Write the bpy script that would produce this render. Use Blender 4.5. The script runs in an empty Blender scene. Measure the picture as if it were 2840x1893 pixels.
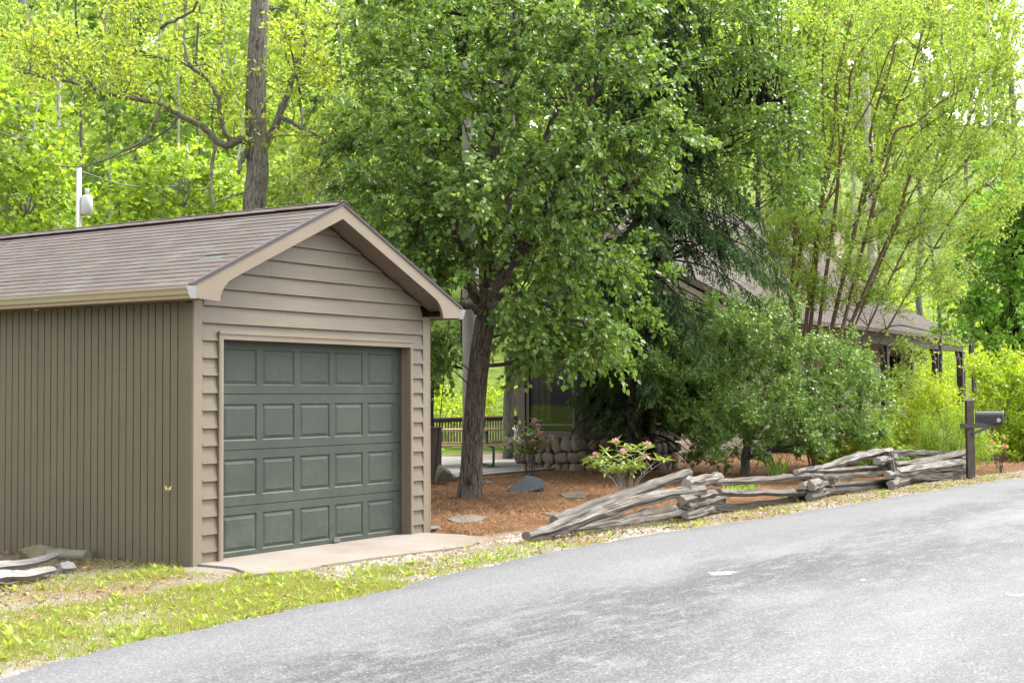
import bpy, math, random
import numpy as np
from mathutils import Matrix, Vector

# ------------------------------------------------------------------ camera, sky, sun, exposure
scn = bpy.context.scene
COL = scn.collection
YAW, PITCH, ROLL, CAMH = 1.0007, .0393, -.0056, 1.56
CAM = np.array([-9.6236, -9.7262, CAMH])          # metres; x runs along the road, y away from it
cam_d = bpy.data.cameras.new('camera'); cam = bpy.data.objects.new('camera', cam_d); COL.objects.link(cam)
cam_d.lens = 50; cam_d.sensor_width = 36; cam_d.clip_end = 2000; cam_d.clip_start = .1
cy_, sy_ = math.cos(YAW), math.sin(YAW); cp_, sp_ = math.cos(PITCH), math.sin(PITCH); cr_, sr_ = math.cos(ROLL), math.sin(ROLL)
def c2w(v):                                        # camera-heading frame (right, ahead, up) to the site frame
    return np.array([v[0]*cy_ + v[1]*sy_, -v[0]*sy_ + v[1]*cy_, v[2]])
FW = np.array([0, cp_, sp_]); U0 = np.array([0, -sp_, cp_]); R0 = np.array([1., 0, 0])
RG = R0*cr_ + U0*sr_; UP = -R0*sr_ + U0*cr_
m = Matrix.Identity(4)
for k, ax in enumerate((c2w(RG), c2w(UP), -c2w(FW))):
    for r in range(3): m[r][k] = ax[r]
for r in range(3): m[r][3] = CAM[r]
cam.matrix_world = m
cam_d.dof.use_dof = True; cam_d.dof.focus_distance = 17.0; cam_d.dof.aperture_fstop = 6.3
scn.camera = cam

SUN_EL, SUN_AZ = math.radians(60), math.radians(122)   # azimuth measured clockwise from +Y
w = bpy.data.worlds.new('World'); scn.world = w; w.use_nodes = True
wn = w.node_tree; wn.nodes.clear()
sky = wn.nodes.new('ShaderNodeTexSky'); sky.sky_type = 'NISHITA'; sky.sun_disc = False
sky.sun_elevation = SUN_EL; sky.sun_rotation = SUN_AZ; sky.air_density = 1.0; sky.dust_density = 4.0; sky.ozone_density = 1.0
hs = wn.nodes.new('ShaderNodeHueSaturation'); hs.inputs['Saturation'].default_value = .12
bgn = wn.nodes.new('ShaderNodeBackground'); bgn.inputs['Strength'].default_value = .15
wo = wn.nodes.new('ShaderNodeOutputWorld')
wn.links.new(sky.outputs[0], hs.inputs['Color']); wn.links.new(hs.outputs[0], bgn.inputs['Color']); wn.links.new(bgn.outputs[0], wo.inputs['Surface'])
sd = bpy.data.lights.new('sun', 'SUN'); sun = bpy.data.objects.new('sun', sd); COL.objects.link(sun)
sd.energy = 1.15; sd.angle = math.radians(15); sd.color = (1, .95, .86)
sv = Vector((math.sin(SUN_AZ)*math.cos(SUN_EL), math.cos(SUN_AZ)*math.cos(SUN_EL), math.sin(SUN_EL)))
sun.rotation_euler = sv.to_track_quat('Z', 'Y').to_euler()
vs = scn.view_settings
vs.view_transform = 'Standard'; vs.look = 'None'; vs.gamma = 1; vs.use_curve_mapping = False; vs.exposure = 2.45
scn.cycles.max_bounces = 7; scn.cycles.diffuse_bounces = 4; scn.cycles.transmission_bounces = 6; scn.cycles.transparent_max_bounces = 8
scn.cycles.use_denoising = True

# ------------------------------------------------------------------ site coordinates from sight lines
F_, CX_, CY_ = 3944.4, 1420., 946.5
def ray(u, v): return c2w(FW + RG*((u-CX_)/F_) - UP*((v-CY_)/F_))
def G(u, v, z=0.):                                 # where a sight line meets level z
    d = ray(u, v); return CAM + d*((z-CAMH)/d[2])
def PY(u, v, y):                                   # ... meets the upright plane at distance y from the road line
    d = ray(u, v); return CAM + d*((y-CAM[1])/d[1])
HEAD = c2w(np.array([0, 1., 0]))
def D(u, v, dist):                                 # ... at a distance ahead
    d = ray(u, v); return CAM + d*(dist/np.dot(d, HEAD))
K = 1.2075
def Dd(u, v, dist): return D(u*K, v*K, dist)
def ahead(p): return float((p[0]-CAM[0])*HEAD[0] + (p[1]-CAM[1])*HEAD[1])

rs = np.random.RandomState(7); random.seed(7)
def unit(a): return a/np.maximum(np.linalg.norm(a, axis=-1, keepdims=True), 1e-9)

# ------------------------------------------------------------------ terrain height
def hill(x, y):
    d = (x-CAM[0])*HEAD[0] + (y-CAM[1])*HEAD[1]
    t = np.maximum(0, d-47.)
    return .24*t*t/(t+9.)

# ------------------------------------------------------------------ objects
def props(o, label=None, cat=None, group=None, kind=None):
    for k, v in (('label', label), ('category', cat), ('group', group), ('kind', kind)):
        if v: o[k] = v
    return o
def thing(name, loc, label, cat, group=None):
    o = bpy.data.objects.new(name, None); COL.objects.link(o); o.location = [float(c) for c in loc]
    o.empty_display_size = .2
    return props(o, label, cat, group)
WPOS = {}
def link(name, me, parent=None, pos=(0, 0, 0)):    # pos is a site position; children are offset by their thing's place
    o = bpy.data.objects.new(name, me); COL.objects.link(o)
    p = np.array([float(c) for c in pos]); WPOS[o.name] = p
    if parent is not None:
        o.parent = parent
        p = p - (WPOS[parent.name] if parent.name in WPOS else np.array(parent.location))
    o.location = p
    return o
class MB:
    def __init__(s): s.v = []; s.f = []; s.uv = []; s.sm = []
    def face(s, idx, uv=None, sm=False): s.f.append(list(idx)); s.uv.append(uv); s.sm.append(sm)
    def quad(s, pts, uv=None):
        n = len(s.v); s.v += [tuple(p) for p in pts]; s.face(range(n, n+len(pts)), uv)
    def obox(s, o, ax, ay, az):                    # corner and three edge vectors
        o, ax, ay, az = (np.array(q, float) for q in (o, ax, ay, az))
        if np.dot(np.cross(ax, ay), az) < 0: o = o+az; az = -az
        n = len(s.v)
        for c in (o, o+ax, o+ax+ay, o+ay): s.v.append(tuple(c))
        for c in (o, o+ax, o+ax+ay, o+ay): s.v.append(tuple(c+az))
        for f in ((3, 2, 1, 0), (4, 5, 6, 7), (0, 1, 5, 4), (1, 2, 6, 5), (2, 3, 7, 6), (3, 0, 4, 7)): s.face([n+i for i in f])
    def box(s, x0, x1, y0, y1, z0, z1): s.obox((x0, y0, z0), (x1-x0, 0, 0), (0, y1-y0, 0), (0, 0, z1-z0))
    def bar(s, a, b, wd, hg, up=(0, 0, 1)):
        a, b = np.array(a, float), np.array(b, float); t = b-a
        sd_ = unit(np.cross(t, np.array(up, float))); u = unit(np.cross(sd_, t))
        s.obox(a-sd_*wd/2-u*hg/2, t, sd_*wd, u*hg)
    def prism(s, poly, vec):                       # polygon extruded along vec
        vec = np.array(vec, float); P = [np.array(p, float) for p in poly]
        nrm = sum(np.cross(P[i]-P[0], P[(i+1) % len(P)]-P[0]) for i in range(1, len(P)-1))
        if np.dot(nrm, vec) > 0: P = P[::-1]
        n = len(s.v); k = len(P)
        s.v += [tuple(p) for p in P] + [tuple(p+vec) for p in P]
        s.face(range(n, n+k)); s.face([n+k+i for i in range(k)][::-1])
        for i in range(k):
            j = (i+1) % k; s.face([n+j, n+i, n+k+i, n+k+j])
    def tube(s, pts, rad, sides=8, cap=True, flat=1., wob=0., rng=None, sm=True):
        P = np.array(pts, float); n = len(P); R = np.broadcast_to(np.array(rad, float), (n,))
        T = np.gradient(P, axis=0); T = unit(T)
        ref = np.array([0, 0, 1.]) if abs(T[0][2]) < .9 else np.array([1., 0, 0])
        base = len(s.v); L = 0; ph = (rng.rand(sides)-.35)*wob if rng is not None else np.zeros(sides)
        A = None; lens = []
        for i in range(n):
            A = unit(np.cross(T[i], ref)) if A is None else unit(A - T[i]*np.dot(A, T[i])); B = np.cross(T[i], A)
            if i: L += np.linalg.norm(P[i]-P[i-1])
            lens.append(L)
            for k in range(sides):
                a = 2*math.pi*k/sides; rr = R[i]*(1+ph[k]+(rng.randn()*wob*.12 if rng is not None else 0))
                s.v.append(tuple(P[i] + A*math.cos(a)*rr + B*math.sin(a)*rr*flat))
        for i in range(n-1):
            for k in range(sides):
                k2 = (k+1) % sides
                s.face([base+i*sides+k, base+i*sides+k2, base+(i+1)*sides+k2, base+(i+1)*sides+k],
                       [(k/sides, lens[i]), ((k+1)/sides, lens[i]), ((k+1)/sides, lens[i+1]), (k/sides, lens[i+1])], sm)
        if cap:
            s.face([base+k for k in range(sides)][::-1]); s.face([base+(n-1)*sides+k for k in range(sides)])
    def mesh(s, name, mat):
        me = bpy.data.meshes.new(name); me.from_pydata(s.v, [], s.f)
        if any(u is not None for u in s.uv):
            lay = me.uv_layers.new(name='UVMap'); flat = []
            for f, u in zip(s.f, s.uv):
                flat += [c for q in (u if u is not None else [(0.5, .5)]*len(f)) for c in q]
            lay.data.foreach_set('uv', flat)
        if any(s.sm): me.polygons.foreach_set('use_smooth', s.sm)
        if mat: me.materials.append(mat)
        me.update(); return me
    def build(s, name, mat, parent=None): return link(name, s.mesh(name, mat), parent)
def np_mesh(name, V, Fq, mat, smooth=False):       # V (n,3); Fq (m,k) one face size
    me = bpy.data.meshes.new(name); V = np.ascontiguousarray(V, dtype=np.float32); Fq = np.ascontiguousarray(Fq, dtype=np.int32)
    mf, k = Fq.shape
    me.vertices.add(len(V)); me.vertices.foreach_set('co', V.ravel())
    me.loops.add(mf*k); me.loops.foreach_set('vertex_index', Fq.ravel())
    me.polygons.add(mf); me.polygons.foreach_set('loop_start', np.arange(0, mf*k, k, dtype=np.int32))
    if smooth: me.polygons.foreach_set('use_smooth', np.ones(mf, dtype=bool))
    me.update(calc_edges=True)
    if mat: me.materials.append(mat)
    return me
def catmull(P, n=5):
    P = np.array(P, float); Q = np.vstack([2*P[0]-P[1], P, 2*P[-1]-P[-2]]); out = []
    for i in range(1, len(Q)-2):
        for t in np.arange(n)/n:
            a, b, c, d = Q[i-1], Q[i], Q[i+1], Q[i+2]
            out.append(.5*((2*b)+(c-a)*t+(2*a-5*b+4*c-d)*t*t+(3*b-a-3*c+d)*t**3))
    out.append(P[-1]); return np.array(out)

# ------------------------------------------------------------------ materials
def lin(h):
    h = h.lstrip('#'); c = [int(h[i:i+2], 16)/255 for i in (0, 2, 4)]
    return tuple((x/12.92 if x <= .04045 else ((x+.055)/1.055)**2.4) for x in c)+(1,)
def C4(c): return lin(c) if isinstance(c, str) else (tuple(c)+(1,))[:4]
class NT:
    def __init__(s, name):
        s.m = bpy.data.materials.new(name); s.m.use_nodes = True; s.t = s.m.node_tree; s.t.nodes.clear()
        s.out = s.n('OutputMaterial'); s.tc = None
    def n(s, typ): return s.t.nodes.new('ShaderNode'+typ)
    def l(s, a, b): s.t.links.new(a, b)
    def put(s, sock, v):
        if hasattr(v, 'links') or hasattr(v, 'is_output'): s.l(v, sock)
        else: sock.default_value = v
    def co(s, which='Object', scale=(1, 1, 1), rot=(0, 0, 0)):
        if s.tc is None: s.tc = s.n('TexCoord')
        mp = s.n('Mapping'); s.l(s.tc.outputs[which], mp.inputs[0]); mp.inputs['Scale'].default_value = scale; mp.inputs['Rotation'].default_value = rot
        return mp.outputs[0]
    def pos(s, scale=(1, 1, 1), rot=(0, 0, 0)):
        g = s.n('NewGeometry'); mp = s.n('Mapping'); s.l(g.outputs['Position'], mp.inputs[0]); mp.inputs['Scale'].default_value = scale; mp.inputs['Rotation'].default_value = rot
        return mp.outputs[0]
    def noise(s, vec, scale=5, detail=4, rough=.55, dist=0):
        x = s.n('TexNoise'); s.l(vec, x.inputs['Vector']); x.inputs['Scale'].default_value = scale; x.inputs['Detail'].default_value = detail
        x.inputs['Roughness'].default_value = rough; x.inputs['Distortion'].default_value = dist; return x.outputs[0]
    def voro(s, vec, scale=5, feat='F1', out='Distance'):
        x = s.n('TexVoronoi'); s.l(vec, x.inputs['Vector']); x.inputs['Scale'].default_value = scale; x.feature = feat; return x.outputs[out]
    def ramp(s, fac, stops):
        r = s.n('ValToRGB'); s.l(fac, r.inputs[0]); e = r.color_ramp.elements
        while len(e) < len(stops): e.new(.5)
        for q, (p, c) in zip(e, stops): q.position = p; q.color = C4(c) if not isinstance(c, (int, float)) else (c, c, c, 1)
        return r.outputs[0]
    def mix(s, fac, a, b, mode='MIX'):
        x = s.n('Mix'); x.data_type = 'RGBA'; x.blend_type = mode
        s.put(x.inputs[0], fac)
        for sock, v in ((x.inputs[6], a), (x.inputs[7], b)):
            if isinstance(v, (str, tuple, list)): v = C4(v)
            s.put(sock, v)
        return x.outputs[2]
    def math(s, op, a, b=0.):
        x = s.n('Math'); x.operation = op; s.put(x.inputs[0], a); s.put(x.inputs[1], b); return x.outputs[0]
    def island(s): return s.n('NewGeometry').outputs['Random Per Island']
    def objrand(s): return s.n('ObjectInfo').outputs['Random']
    def bump(s, h, strength=.3, dist=.01):
        b = s.n('Bump'); s.l(h, b.inputs['Height']); b.inputs['Strength'].default_value = strength; b.inputs['Distance'].default_value = dist; return b.outputs[0]
    def pbr(s, col, rough=.7, spec=.3, normal=None, metal=0.):
        p = s.n('BsdfPrincipled'); s.put(p.inputs['Base Color'], C4(col) if isinstance(col, (str, tuple, list)) else col)
        s.put(p.inputs['Roughness'], rough); p.inputs['Specular IOR Level'].default_value = spec; p.inputs['Metallic'].default_value = metal
        if normal is not None: s.l(normal, p.inputs['Normal'])
        return p.outputs[0]
    def done(s, sh): s.l(sh, s.out.inputs['Surface']); return s.m

def leafmat(name, cols, trans=.42, rough=.45, spec=.35, tcol=None, patch=.0):
    n = NT(name); r = n.island(); k = len(cols)
    c = n.ramp(r, [(i/(k-1), q) for i, q in enumerate(cols)])
    if patch:
        c = n.mix(n.math('MULTIPLY', n.noise(n.pos(), patch, 2), .6), c, n.mix(1., c, tcol or (1.25, 1.25, .7), 'MULTIPLY'))
    p = n.pbr(c, rough, spec); t = n.n('BsdfTranslucent')
    n.l(n.mix(1., c, (1.45, 1.3, .75), 'MULTIPLY'), t.inputs[0])
    x = n.n('MixShader'); x.inputs[0].default_value = trans; n.l(p, x.inputs[1]); n.l(t.outputs[0], x.inputs[2])
    return n.done(x.outputs[0])
def barkmat(name, c0, c1, scale=1., moss=None):
    n = NT(name); v = n.co('UV', (22*scale, 3.*scale, 1)); h = n.noise(v, 1.6, 6, .65, .6); h2 = n.noise(n.pos(), 3, 3)
    h3 = n.math('ADD', n.math('MULTIPLY', h, .8), n.math('MULTIPLY', n.noise(n.pos((1, 1, .35)), 55, 4), .3))
    c = n.ramp(h3, [(.46, c0), (.6, c1)])
    if moss: c = n.mix(n.ramp(h2, [(.52, 0.), (.66, .75)]), c, moss)
    return n.done(n.pbr(c, .9, .15, n.bump(h3, .9, .03)))
def woodpaint(name, col, col2, axis, rough=.55, dirt=.38):
    n = NT(name); sc = {'x': (.8, 20, 20), 'y': (20, .8, 20), 'z': (20, 20, .8)}[axis]
    g = n.noise(n.pos(sc), 6, 5, .6, .4); d = n.noise(n.pos(), 1.7, 5, .6); fine = n.noise(n.pos(), 40, 3)
    saw = n.noise(n.pos((3, 3, 30), (0, .6, 0)), 9, 2)
    c = n.mix(n.ramp(d, [(.35, 0.), (.75, 1.)]), col, col2)
    c = n.mix(n.math('MULTIPLY', n.ramp(g, [(.3, 1.), (.55, 0.)]), dirt), c, (.06, .052, .042))
    c = n.mix(n.math('MULTIPLY', n.ramp(n.noise(n.pos(), 11, 6, .7), [(.6, 0.), (.72, 1.)]), dirt*.7), c, (.05, .047, .04))
    z = n.n('SeparateXYZ'); n.l(n.pos(), z.inputs[0])
    c = n.mix(n.math('MULTIPLY', n.ramp(z.outputs[2], [(0., 1.), (.32, 0.)]), n.ramp(n.noise(n.pos((1, 1, .5)), 6, 5, .7), [(.35, 0.), (.65, .75)])), c, (.1, .075, .05))
    h = n.math('ADD', g, n.math('ADD', n.math('MULTIPLY', fine, .1), n.math('MULTIPLY', saw, .5)))
    return n.done(n.pbr(c, rough, .3, n.bump(h, .12, .004)))
def plain(name, col, rough=.6, spec=.3, metal=0., var=.2, scale=8., bumpy=.04):
    n = NT(name); f = n.noise(n.pos(), scale, 5, .6); c4 = C4(col)
    c = n.mix(n.ramp(f, [(.3, 0.), (.7, 1.)]), tuple(q*(1-var) for q in c4[:3]), tuple(min(1, q*(1+var)) for q in c4[:3]))
    return n.done(n.pbr(c, rough, spec, n.bump(n.noise(n.pos(), scale*9, 3), bumpy, .004), metal))

TAUPE, TAUPE2 = (.105, .086, .061), (.121, .100, .072)
M = {}
M['siding'] = woodpaint('siding_paint', TAUPE, TAUPE2, 'x')
M['wallboard'] = woodpaint('wall_board_paint', (.097, .085, .051), (.113, .099, .060), 'y', dirt=.3)
M['trim'] = plain('trim_paint', (.139, .113, .081), .5, .35, var=.08, scale=3)
M['soffit'] = plain('soffit_paint', (.136, .108, .084), .6, .3, var=.08, scale=3)
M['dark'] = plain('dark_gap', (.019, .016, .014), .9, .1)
def door_mat():
    n = NT('door_paint'); d = n.noise(n.pos(), 1.3, 5, .6); s = n.noise(n.pos((14, 14, 2)), 3, 4); z = n.n('SeparateXYZ'); n.l(n.pos(), z.inputs[0])
    c = n.mix(n.ramp(d, [(.35, 0.), (.7, 1.)]), (.032, .041, .034), (.043, .051, .042))
    dust = n.math('MULTIPLY', n.ramp(n.noise(n.pos(), 5.5, 7, .75), [(.45, 0.), (.72, 1.)]), n.ramp(z.outputs[2], [(.0, .5), (1., .12)]))
    c = n.mix(dust, c, (.095, .088, .070))
    c = n.mix(n.math('MULTIPLY', n.ramp(s, [(.62, 0.), (.78, 1.)]), .28), c, (.135, .133, .122))
    return n.done(n.pbr(c, .55, .18, n.bump(n.noise(n.pos((1, 1, 8)), 30, 3), .08, .002)))
M['door'] = door_mat()
def shingle_mat(name, rand, grey=False):
    n = NT(name); r = n.objrand() if rand == 'o' else n.island()
    c = n.ramp(r, [(0., (.079, .064, .054)), (.3, (.094, .079, .071)), (.55, (.079, .072, .071)), (.8, (.102, .082, .069)), (1., (.073, .056, .052))] if not grey else [(0, (.079, .095, .085)), (1, (.100, .117, .105))])
    g = n.noise(n.pos(), 160, 2); big = n.noise(n.pos(), 2.2, 5, .65)
    c = n.mix(n.ramp(g, [(.3, .45), (.7, 0.)]), c, (.036, .027, .026)); c = n.mix(n.ramp(g, [(.62, 0.), (.75, .6)]), c, (.160, .153, .147))
    c = n.mix(n.ramp(big, [(.5, 0.), (.7, .5)]), c, (.120, .108, .100)); c = n.mix(n.ramp(n.noise(n.pos((1, .3, 1)), 4, 5, .7), [(.6, 0.), (.75, .45)]), c, (.040, .033, .033))
    return n.done(n.pbr(c, .95, .15, n.bump(g, .2, .003)))
M['shingle'] = shingle_mat('shingle_granules', 'o'); M['shingle_i'] = shingle_mat('shingle_granules_rows', 'i'); M['shingle_grey'] = shingle_mat('shingle_bare', 'o', True)
M['drip'] = plain('drip_edge_metal', (.022, .015, .016), .5, .4)
M['gutter'] = plain('gutter_enamel', (.252, .217, .140), .32, .5, var=.05)
M['bare_metal'] = plain('bare_aluminium', (.164, .166, .169), .35, .5, .6, var=.08)
def concrete_mat():
    n = NT('concrete'); a = n.noise(n.pos(), 1.1, 6, .6); b = n.noise(n.pos(), 70, 3)
    c = n.ramp(a, [(.3, (.137, .112, .088)), (.5, (.173, .150, .125)), (.7, (.188, .176, .160))]); c = n.mix(n.ramp(b, [(.35, .3), (.6, 0.)]), c, (.092, .080, .068))
    c = n.mix(n.ramp(n.noise(n.pos(), 5, 5, .7), [(.58, 0.), (.72, .4)]), c, (.086, .070, .057))
    return n.done(n.pbr(c, .9, .2, n.bump(b, .25, .004)))
M['concrete'] = concrete_mat()
def asphalt_mat():
    n = NT('asphalt'); fine = n.noise(n.pos(), 55, 3, .7); sp = n.voro(n.pos(), 95, 'F1', 'Color'); bw = n.n('SeparateColor'); n.l(sp, bw.inputs[0])
    c = n.ramp(fine, [(.3, (.055, .056, .06)), (.5, (.092, .093, .098)), (.72, (.133, .135, .14))])
    st = n.noise(n.pos((.32, 1.15, 1), (0, 0, .06)), .75, 6, .68, .3); st2 = n.noise(n.pos((.7, 2.2, 1), (0, 0, .05)), 3.2, 9, .86)
    worn = n.math('MULTIPLY', n.ramp(st, [(.38, 0.), (.5, 1.)]), n.ramp(st2, [(.42, 0.), (.49, 1.)]))
    yz = n.n('SeparateXYZ'); n.l(n.pos(), yz.inputs[0]); wob = n.math('MULTIPLY', n.math('SUBTRACT', n.noise(n.pos((.5, 1, 1)), .9, 4), .5), 2.2)
    tr = n.ramp(n.math('DIVIDE', n.math('ADD', n.math('ADD', yz.outputs[1], wob), 8.5), 6.), [(0., .5), (.3, .35), (.45, .8), (.55, 1.), (.66, 1.), (.75, .35), (.86, .12), (1., .1)])
    worn = n.math('MULTIPLY', worn, tr)
    c = n.mix(n.math('MULTIPLY', worn, .95), c, n.mix(n.ramp(fine, [(.45, 0.), (.6, 1.)]), (.018, .017, .02), (.06, .058, .064)))
    sx_, sy_2 = G(2345, 1795, .05)[:2]                        # an old oil stain
    dx = n.math('MULTIPLY', n.math('SUBTRACT', yz.outputs[0], float(sx_)), 3.6); dy = n.math('MULTIPLY', n.math('SUBTRACT', yz.outputs[1], float(sy_2)), 5.5)
    rr = n.math('ADD', n.math('SQRT', n.math('ADD', n.math('MULTIPLY', dx, dx), n.math('MULTIPLY', dy, dy))), n.math('MULTIPLY', n.math('SUBTRACT', n.noise(n.pos(), 5, 6, .7), .5), 1.6))
    c = n.mix(n.ramp(rr, [(.35, .6), (.95, 0.)]), c, (.045, .042, .042))
    c = n.mix(n.math('MULTIPLY', n.ramp(n.noise(n.pos((.25, 1, 1)), .5, 4), [(.5, 0.), (.72, 1.)]), .45), c, (.151, .153, .162))
    c = n.mix(n.math('MULTIPLY', n.ramp(bw.outputs[0], [(.88, 0.), (.93, 1.)]), .4), c, (.251, .246, .243))
    c = n.mix(n.math('MULTIPLY', n.ramp(bw.outputs[1], [(.8, 0.), (.86, 1.)]), .5), c, (.032, .032, .034))
    return n.done(n.pbr(c, .8, .35, n.bump(n.math('ADD', fine, n.voro(n.pos(), 120)), .25, .005)))
M['asphalt'] = asphalt_mat()
def soil_mat():
    n = NT('verge_soil'); a = n.noise(n.pos(), .9, 5, .6); b = n.noise(n.pos(), 14, 6, .7); f = n.noise(n.pos(), 90, 3, .7)
    c = n.ramp(b, [(.3, (.074, .046, .028)), (.5, (.136, .093, .059)), (.7, (.205, .161, .118))])
    c = n.mix(n.ramp(a, [(.42, 0.), (.6, .75)]), c, n.ramp(f, [(.35, (.124, .118, .105)), (.65, (.260, .248, .229))]))
    c = n.mix(n.ramp(f, [(.6, 0.), (.72, .5)]), c, (.260, .211, .155))
    z = n.n('SeparateXYZ'); n.l(n.pos(), z.inputs[0]); low = n.noise(n.pos(), 1.6, 6, .7)
    lawn = n.math('MAXIMUM', n.ramp(z.outputs[2], [(.12, 0.), (.6, 1.)]), n.math('MULTIPLY', n.math('SUBTRACT', z.outputs[1], 12.5), 1.2)); cl = n.n('Clamp'); n.l(lawn, cl.inputs[0])
    c = n.mix(cl.outputs[0], c, n.ramp(low, [(.35, (.031, .056, .009)), (.55, (.087, .124, .019)), (.7, (.124, .161, .031))]))
    return n.done(n.pbr(c, .95, .1, n.bump(n.math('ADD', b, f), .6, .02)))
M['soil'] = soil_mat()
def straw_mat():
    n = NT('pine_straw'); a = n.noise(n.pos(), 1.2, 4); b = n.noise(n.pos((1, 1, 1)), 22, 6, .75, 2.); f = n.noise(n.pos((30, 4, 4), (0, 0, .5)), 6, 4, .7, 1.)
    c = n.ramp(b, [(.3, (.053, .023, .010)), (.5, (.130, .065, .029)), (.72, (.208, .114, .053))]); c = n.mix(n.ramp(f, [(.55, 0.), (.7, .6)]), c, (.234, .143, .074))
    c = n.mix(n.ramp(a, [(.35, .35), (.6, 0.)]), c, (.062, .031, .016))
    return n.done(n.pbr(c, .9, .15, n.bump(n.math('ADD', b, f), .8, .03)))
M['straw'] = straw_mat()
def islandmat(name, cols, rough=.85, spec=.15, trans=0., bumps=None):
    n = NT(name); c = n.ramp(n.island(), [(i/(len(cols)-1), q) for i, q in enumerate(cols)])
    return n.done(n.pbr(c, rough, spec))
M['needle'] = islandmat('fallen_needle', [(.154, .070, .031), (.231, .118, .055), (.302, .177, .088), (.110, .048, .022), (.340, .224, .122)])
M['litter'] = islandmat('dry_leaf', [(.186, .105, .050), (.124, .068, .037), (.279, .205, .124), (.217, .099, .043), (.310, .260, .186)])
M['pebble'] = islandmat('pebble', [(.155, .149, .136), (.310, .298, .285), (.223, .205, .186), (.372, .372, .372), (.186, .192, .211)])
M['grass'] = leafmat('grass_blade', [(.160, .208, .032), (.256, .288, .056), (.128, .192, .024), (.336, .304, .112)], .4, .5)
M['weed'] = leafmat('weed_leaf', [(.176, .256, .032), (.256, .336, .048), (.136, .224, .032), (.320, .368, .064)], .45, .45)
M['pear'] = leafmat('pear_leaf', [(.063, .126, .024), (.089, .171, .031), (.118, .216, .037), (.076, .149, .033), (.202, .297, .051)], .42, .36, .3)
M['dark_leaf'] = leafmat('maple_leaf', [(.056, .120, .020), (.080, .160, .026), (.120, .216, .032), (.068, .136, .024)], .48, .4, .3)
M['woods'] = leafmat('woods_leaf', [(.187, .290, .053), (.248, .364, .070), (.145, .250, .048), (.297, .396, .097), (.207, .307, .062), (.332, .412, .158)], .55, .5, .3)
M['woods_green'] = leafmat('woods_green_leaf', [(.147, .244, .048), (.202, .294, .062), (.120, .210, .044), (.258, .344, .079)], .52, .5, .3)
M['woods_deep'] = leafmat('woods_deep_leaf', [(.09, .17, .03), (.13, .22, .04), (.07, .14, .025)], .5, .5, .3)
M['poplar'] = leafmat('poplar_leaf', [(.190, .304, .024), (.246, .368, .036), (.141, .256, .020), (.310, .416, .064)], .52, .45, .35)
M['oakleaf'] = leafmat('oak_leaf', [(.248, .345, .034), (.309, .412, .048), (.193, .296, .034), (.356, .428, .081)], .55, .45, .3)
M['crape'] = leafmat('crape_leaf', [(.186, .333, .042), (.250, .399, .051), (.149, .284, .042), (.319, .437, .085), (.296, .343, .085)], .52, .4, .35)
M['holly'] = leafmat('holly_leaf', [(.085, .168, .036), (.119, .219, .044), (.153, .271, .053), (.103, .187, .048), (.230, .326, .088)], .38, .36, .35)
M['hemlock'] = leafmat('hemlock_needle', [(.030, .073, .021), (.047, .101, .028), (.069, .138, .035), (.039, .088, .028)], .28, .55, .25)
M['gold'] = leafmat('golden_leaf', [(.272, .396, .020), (.340, .453, .024), (.224, .346, .020), (.381, .470, .032)], .5, .45, .35)
M['lime'] = leafmat('lime_leaf', [(.224, .360, .016), (.304, .432, .020), (.176, .304, .016), (.368, .464, .024)], .5, .4, .4)
M['conifer'] = leafmat('cypress_leaf', [(.192, .320, .028), (.256, .384, .036), (.141, .264, .024)], .42, .5, .3)
M['dogwood'] = leafmat('dogwood_leaf', [(.117, .273, .039), (.169, .351, .045), (.234, .429, .053), (.104, .234, .039)], .45, .45, .3)
M['white_petal'] = leafmat('white_bract', [(.600, .608, .560), (.640, .640, .608)], .35, .5, .2)
M['rhodo'] = leafmat('rhododendron_leaf', [(.197, .290, .042), (.255, .336, .052), (.162, .255, .052), (.371, .383, .052)], .25, .35, .45)
M['pink'] = leafmat('pink_petal', [(.570, .220, .381), (.644, .414, .529), (.506, .138, .317)], .4, .5, .2)
M['violet'] = leafmat('violet_petal', [(.540, .173, .540), (.648, .302, .648), (.486, .130, .454)], .4, .5, .2)
M['iris'] = leafmat('iris_petal', [(.320, .304, .560), (.400, .384, .600)], .4, .5, .2)
M['yellow'] = leafmat('yellow_leaf', [(.560, .384, .032), (.600, .440, .064), (.480, .320, .024)], .4, .5, .2)
M['rose'] = leafmat('rose_petal', [(.560, .160, .200), (.600, .320, .360), (.560, .200, .160)], .4, .5, .2)
M['bark'] = barkmat('pear_bark', (.022, .017, .013), (.100, .085, .068))
M['oakbark'] = barkmat('oak_bark', (.049, .044, .036), (.178, .164, .136), 1., (.143, .143, .100))
M['darkbark'] = barkmat('dark_bark', (.014, .011, .009), (.046, .037, .031))
M['greybark'] = barkmat('grey_bark', (.062, .059, .050), (.161, .155, .136), .8)
M['palebark'] = barkmat('pale_bark', (.186, .180, .155), (.372, .360, .322), .6)
M['crapebark'] = barkmat('crape_bark', (.081, .046, .031), (.167, .105, .074), .5)
M['twig'] = plain('twig', (.062, .050, .037), .9, .1)
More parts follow.
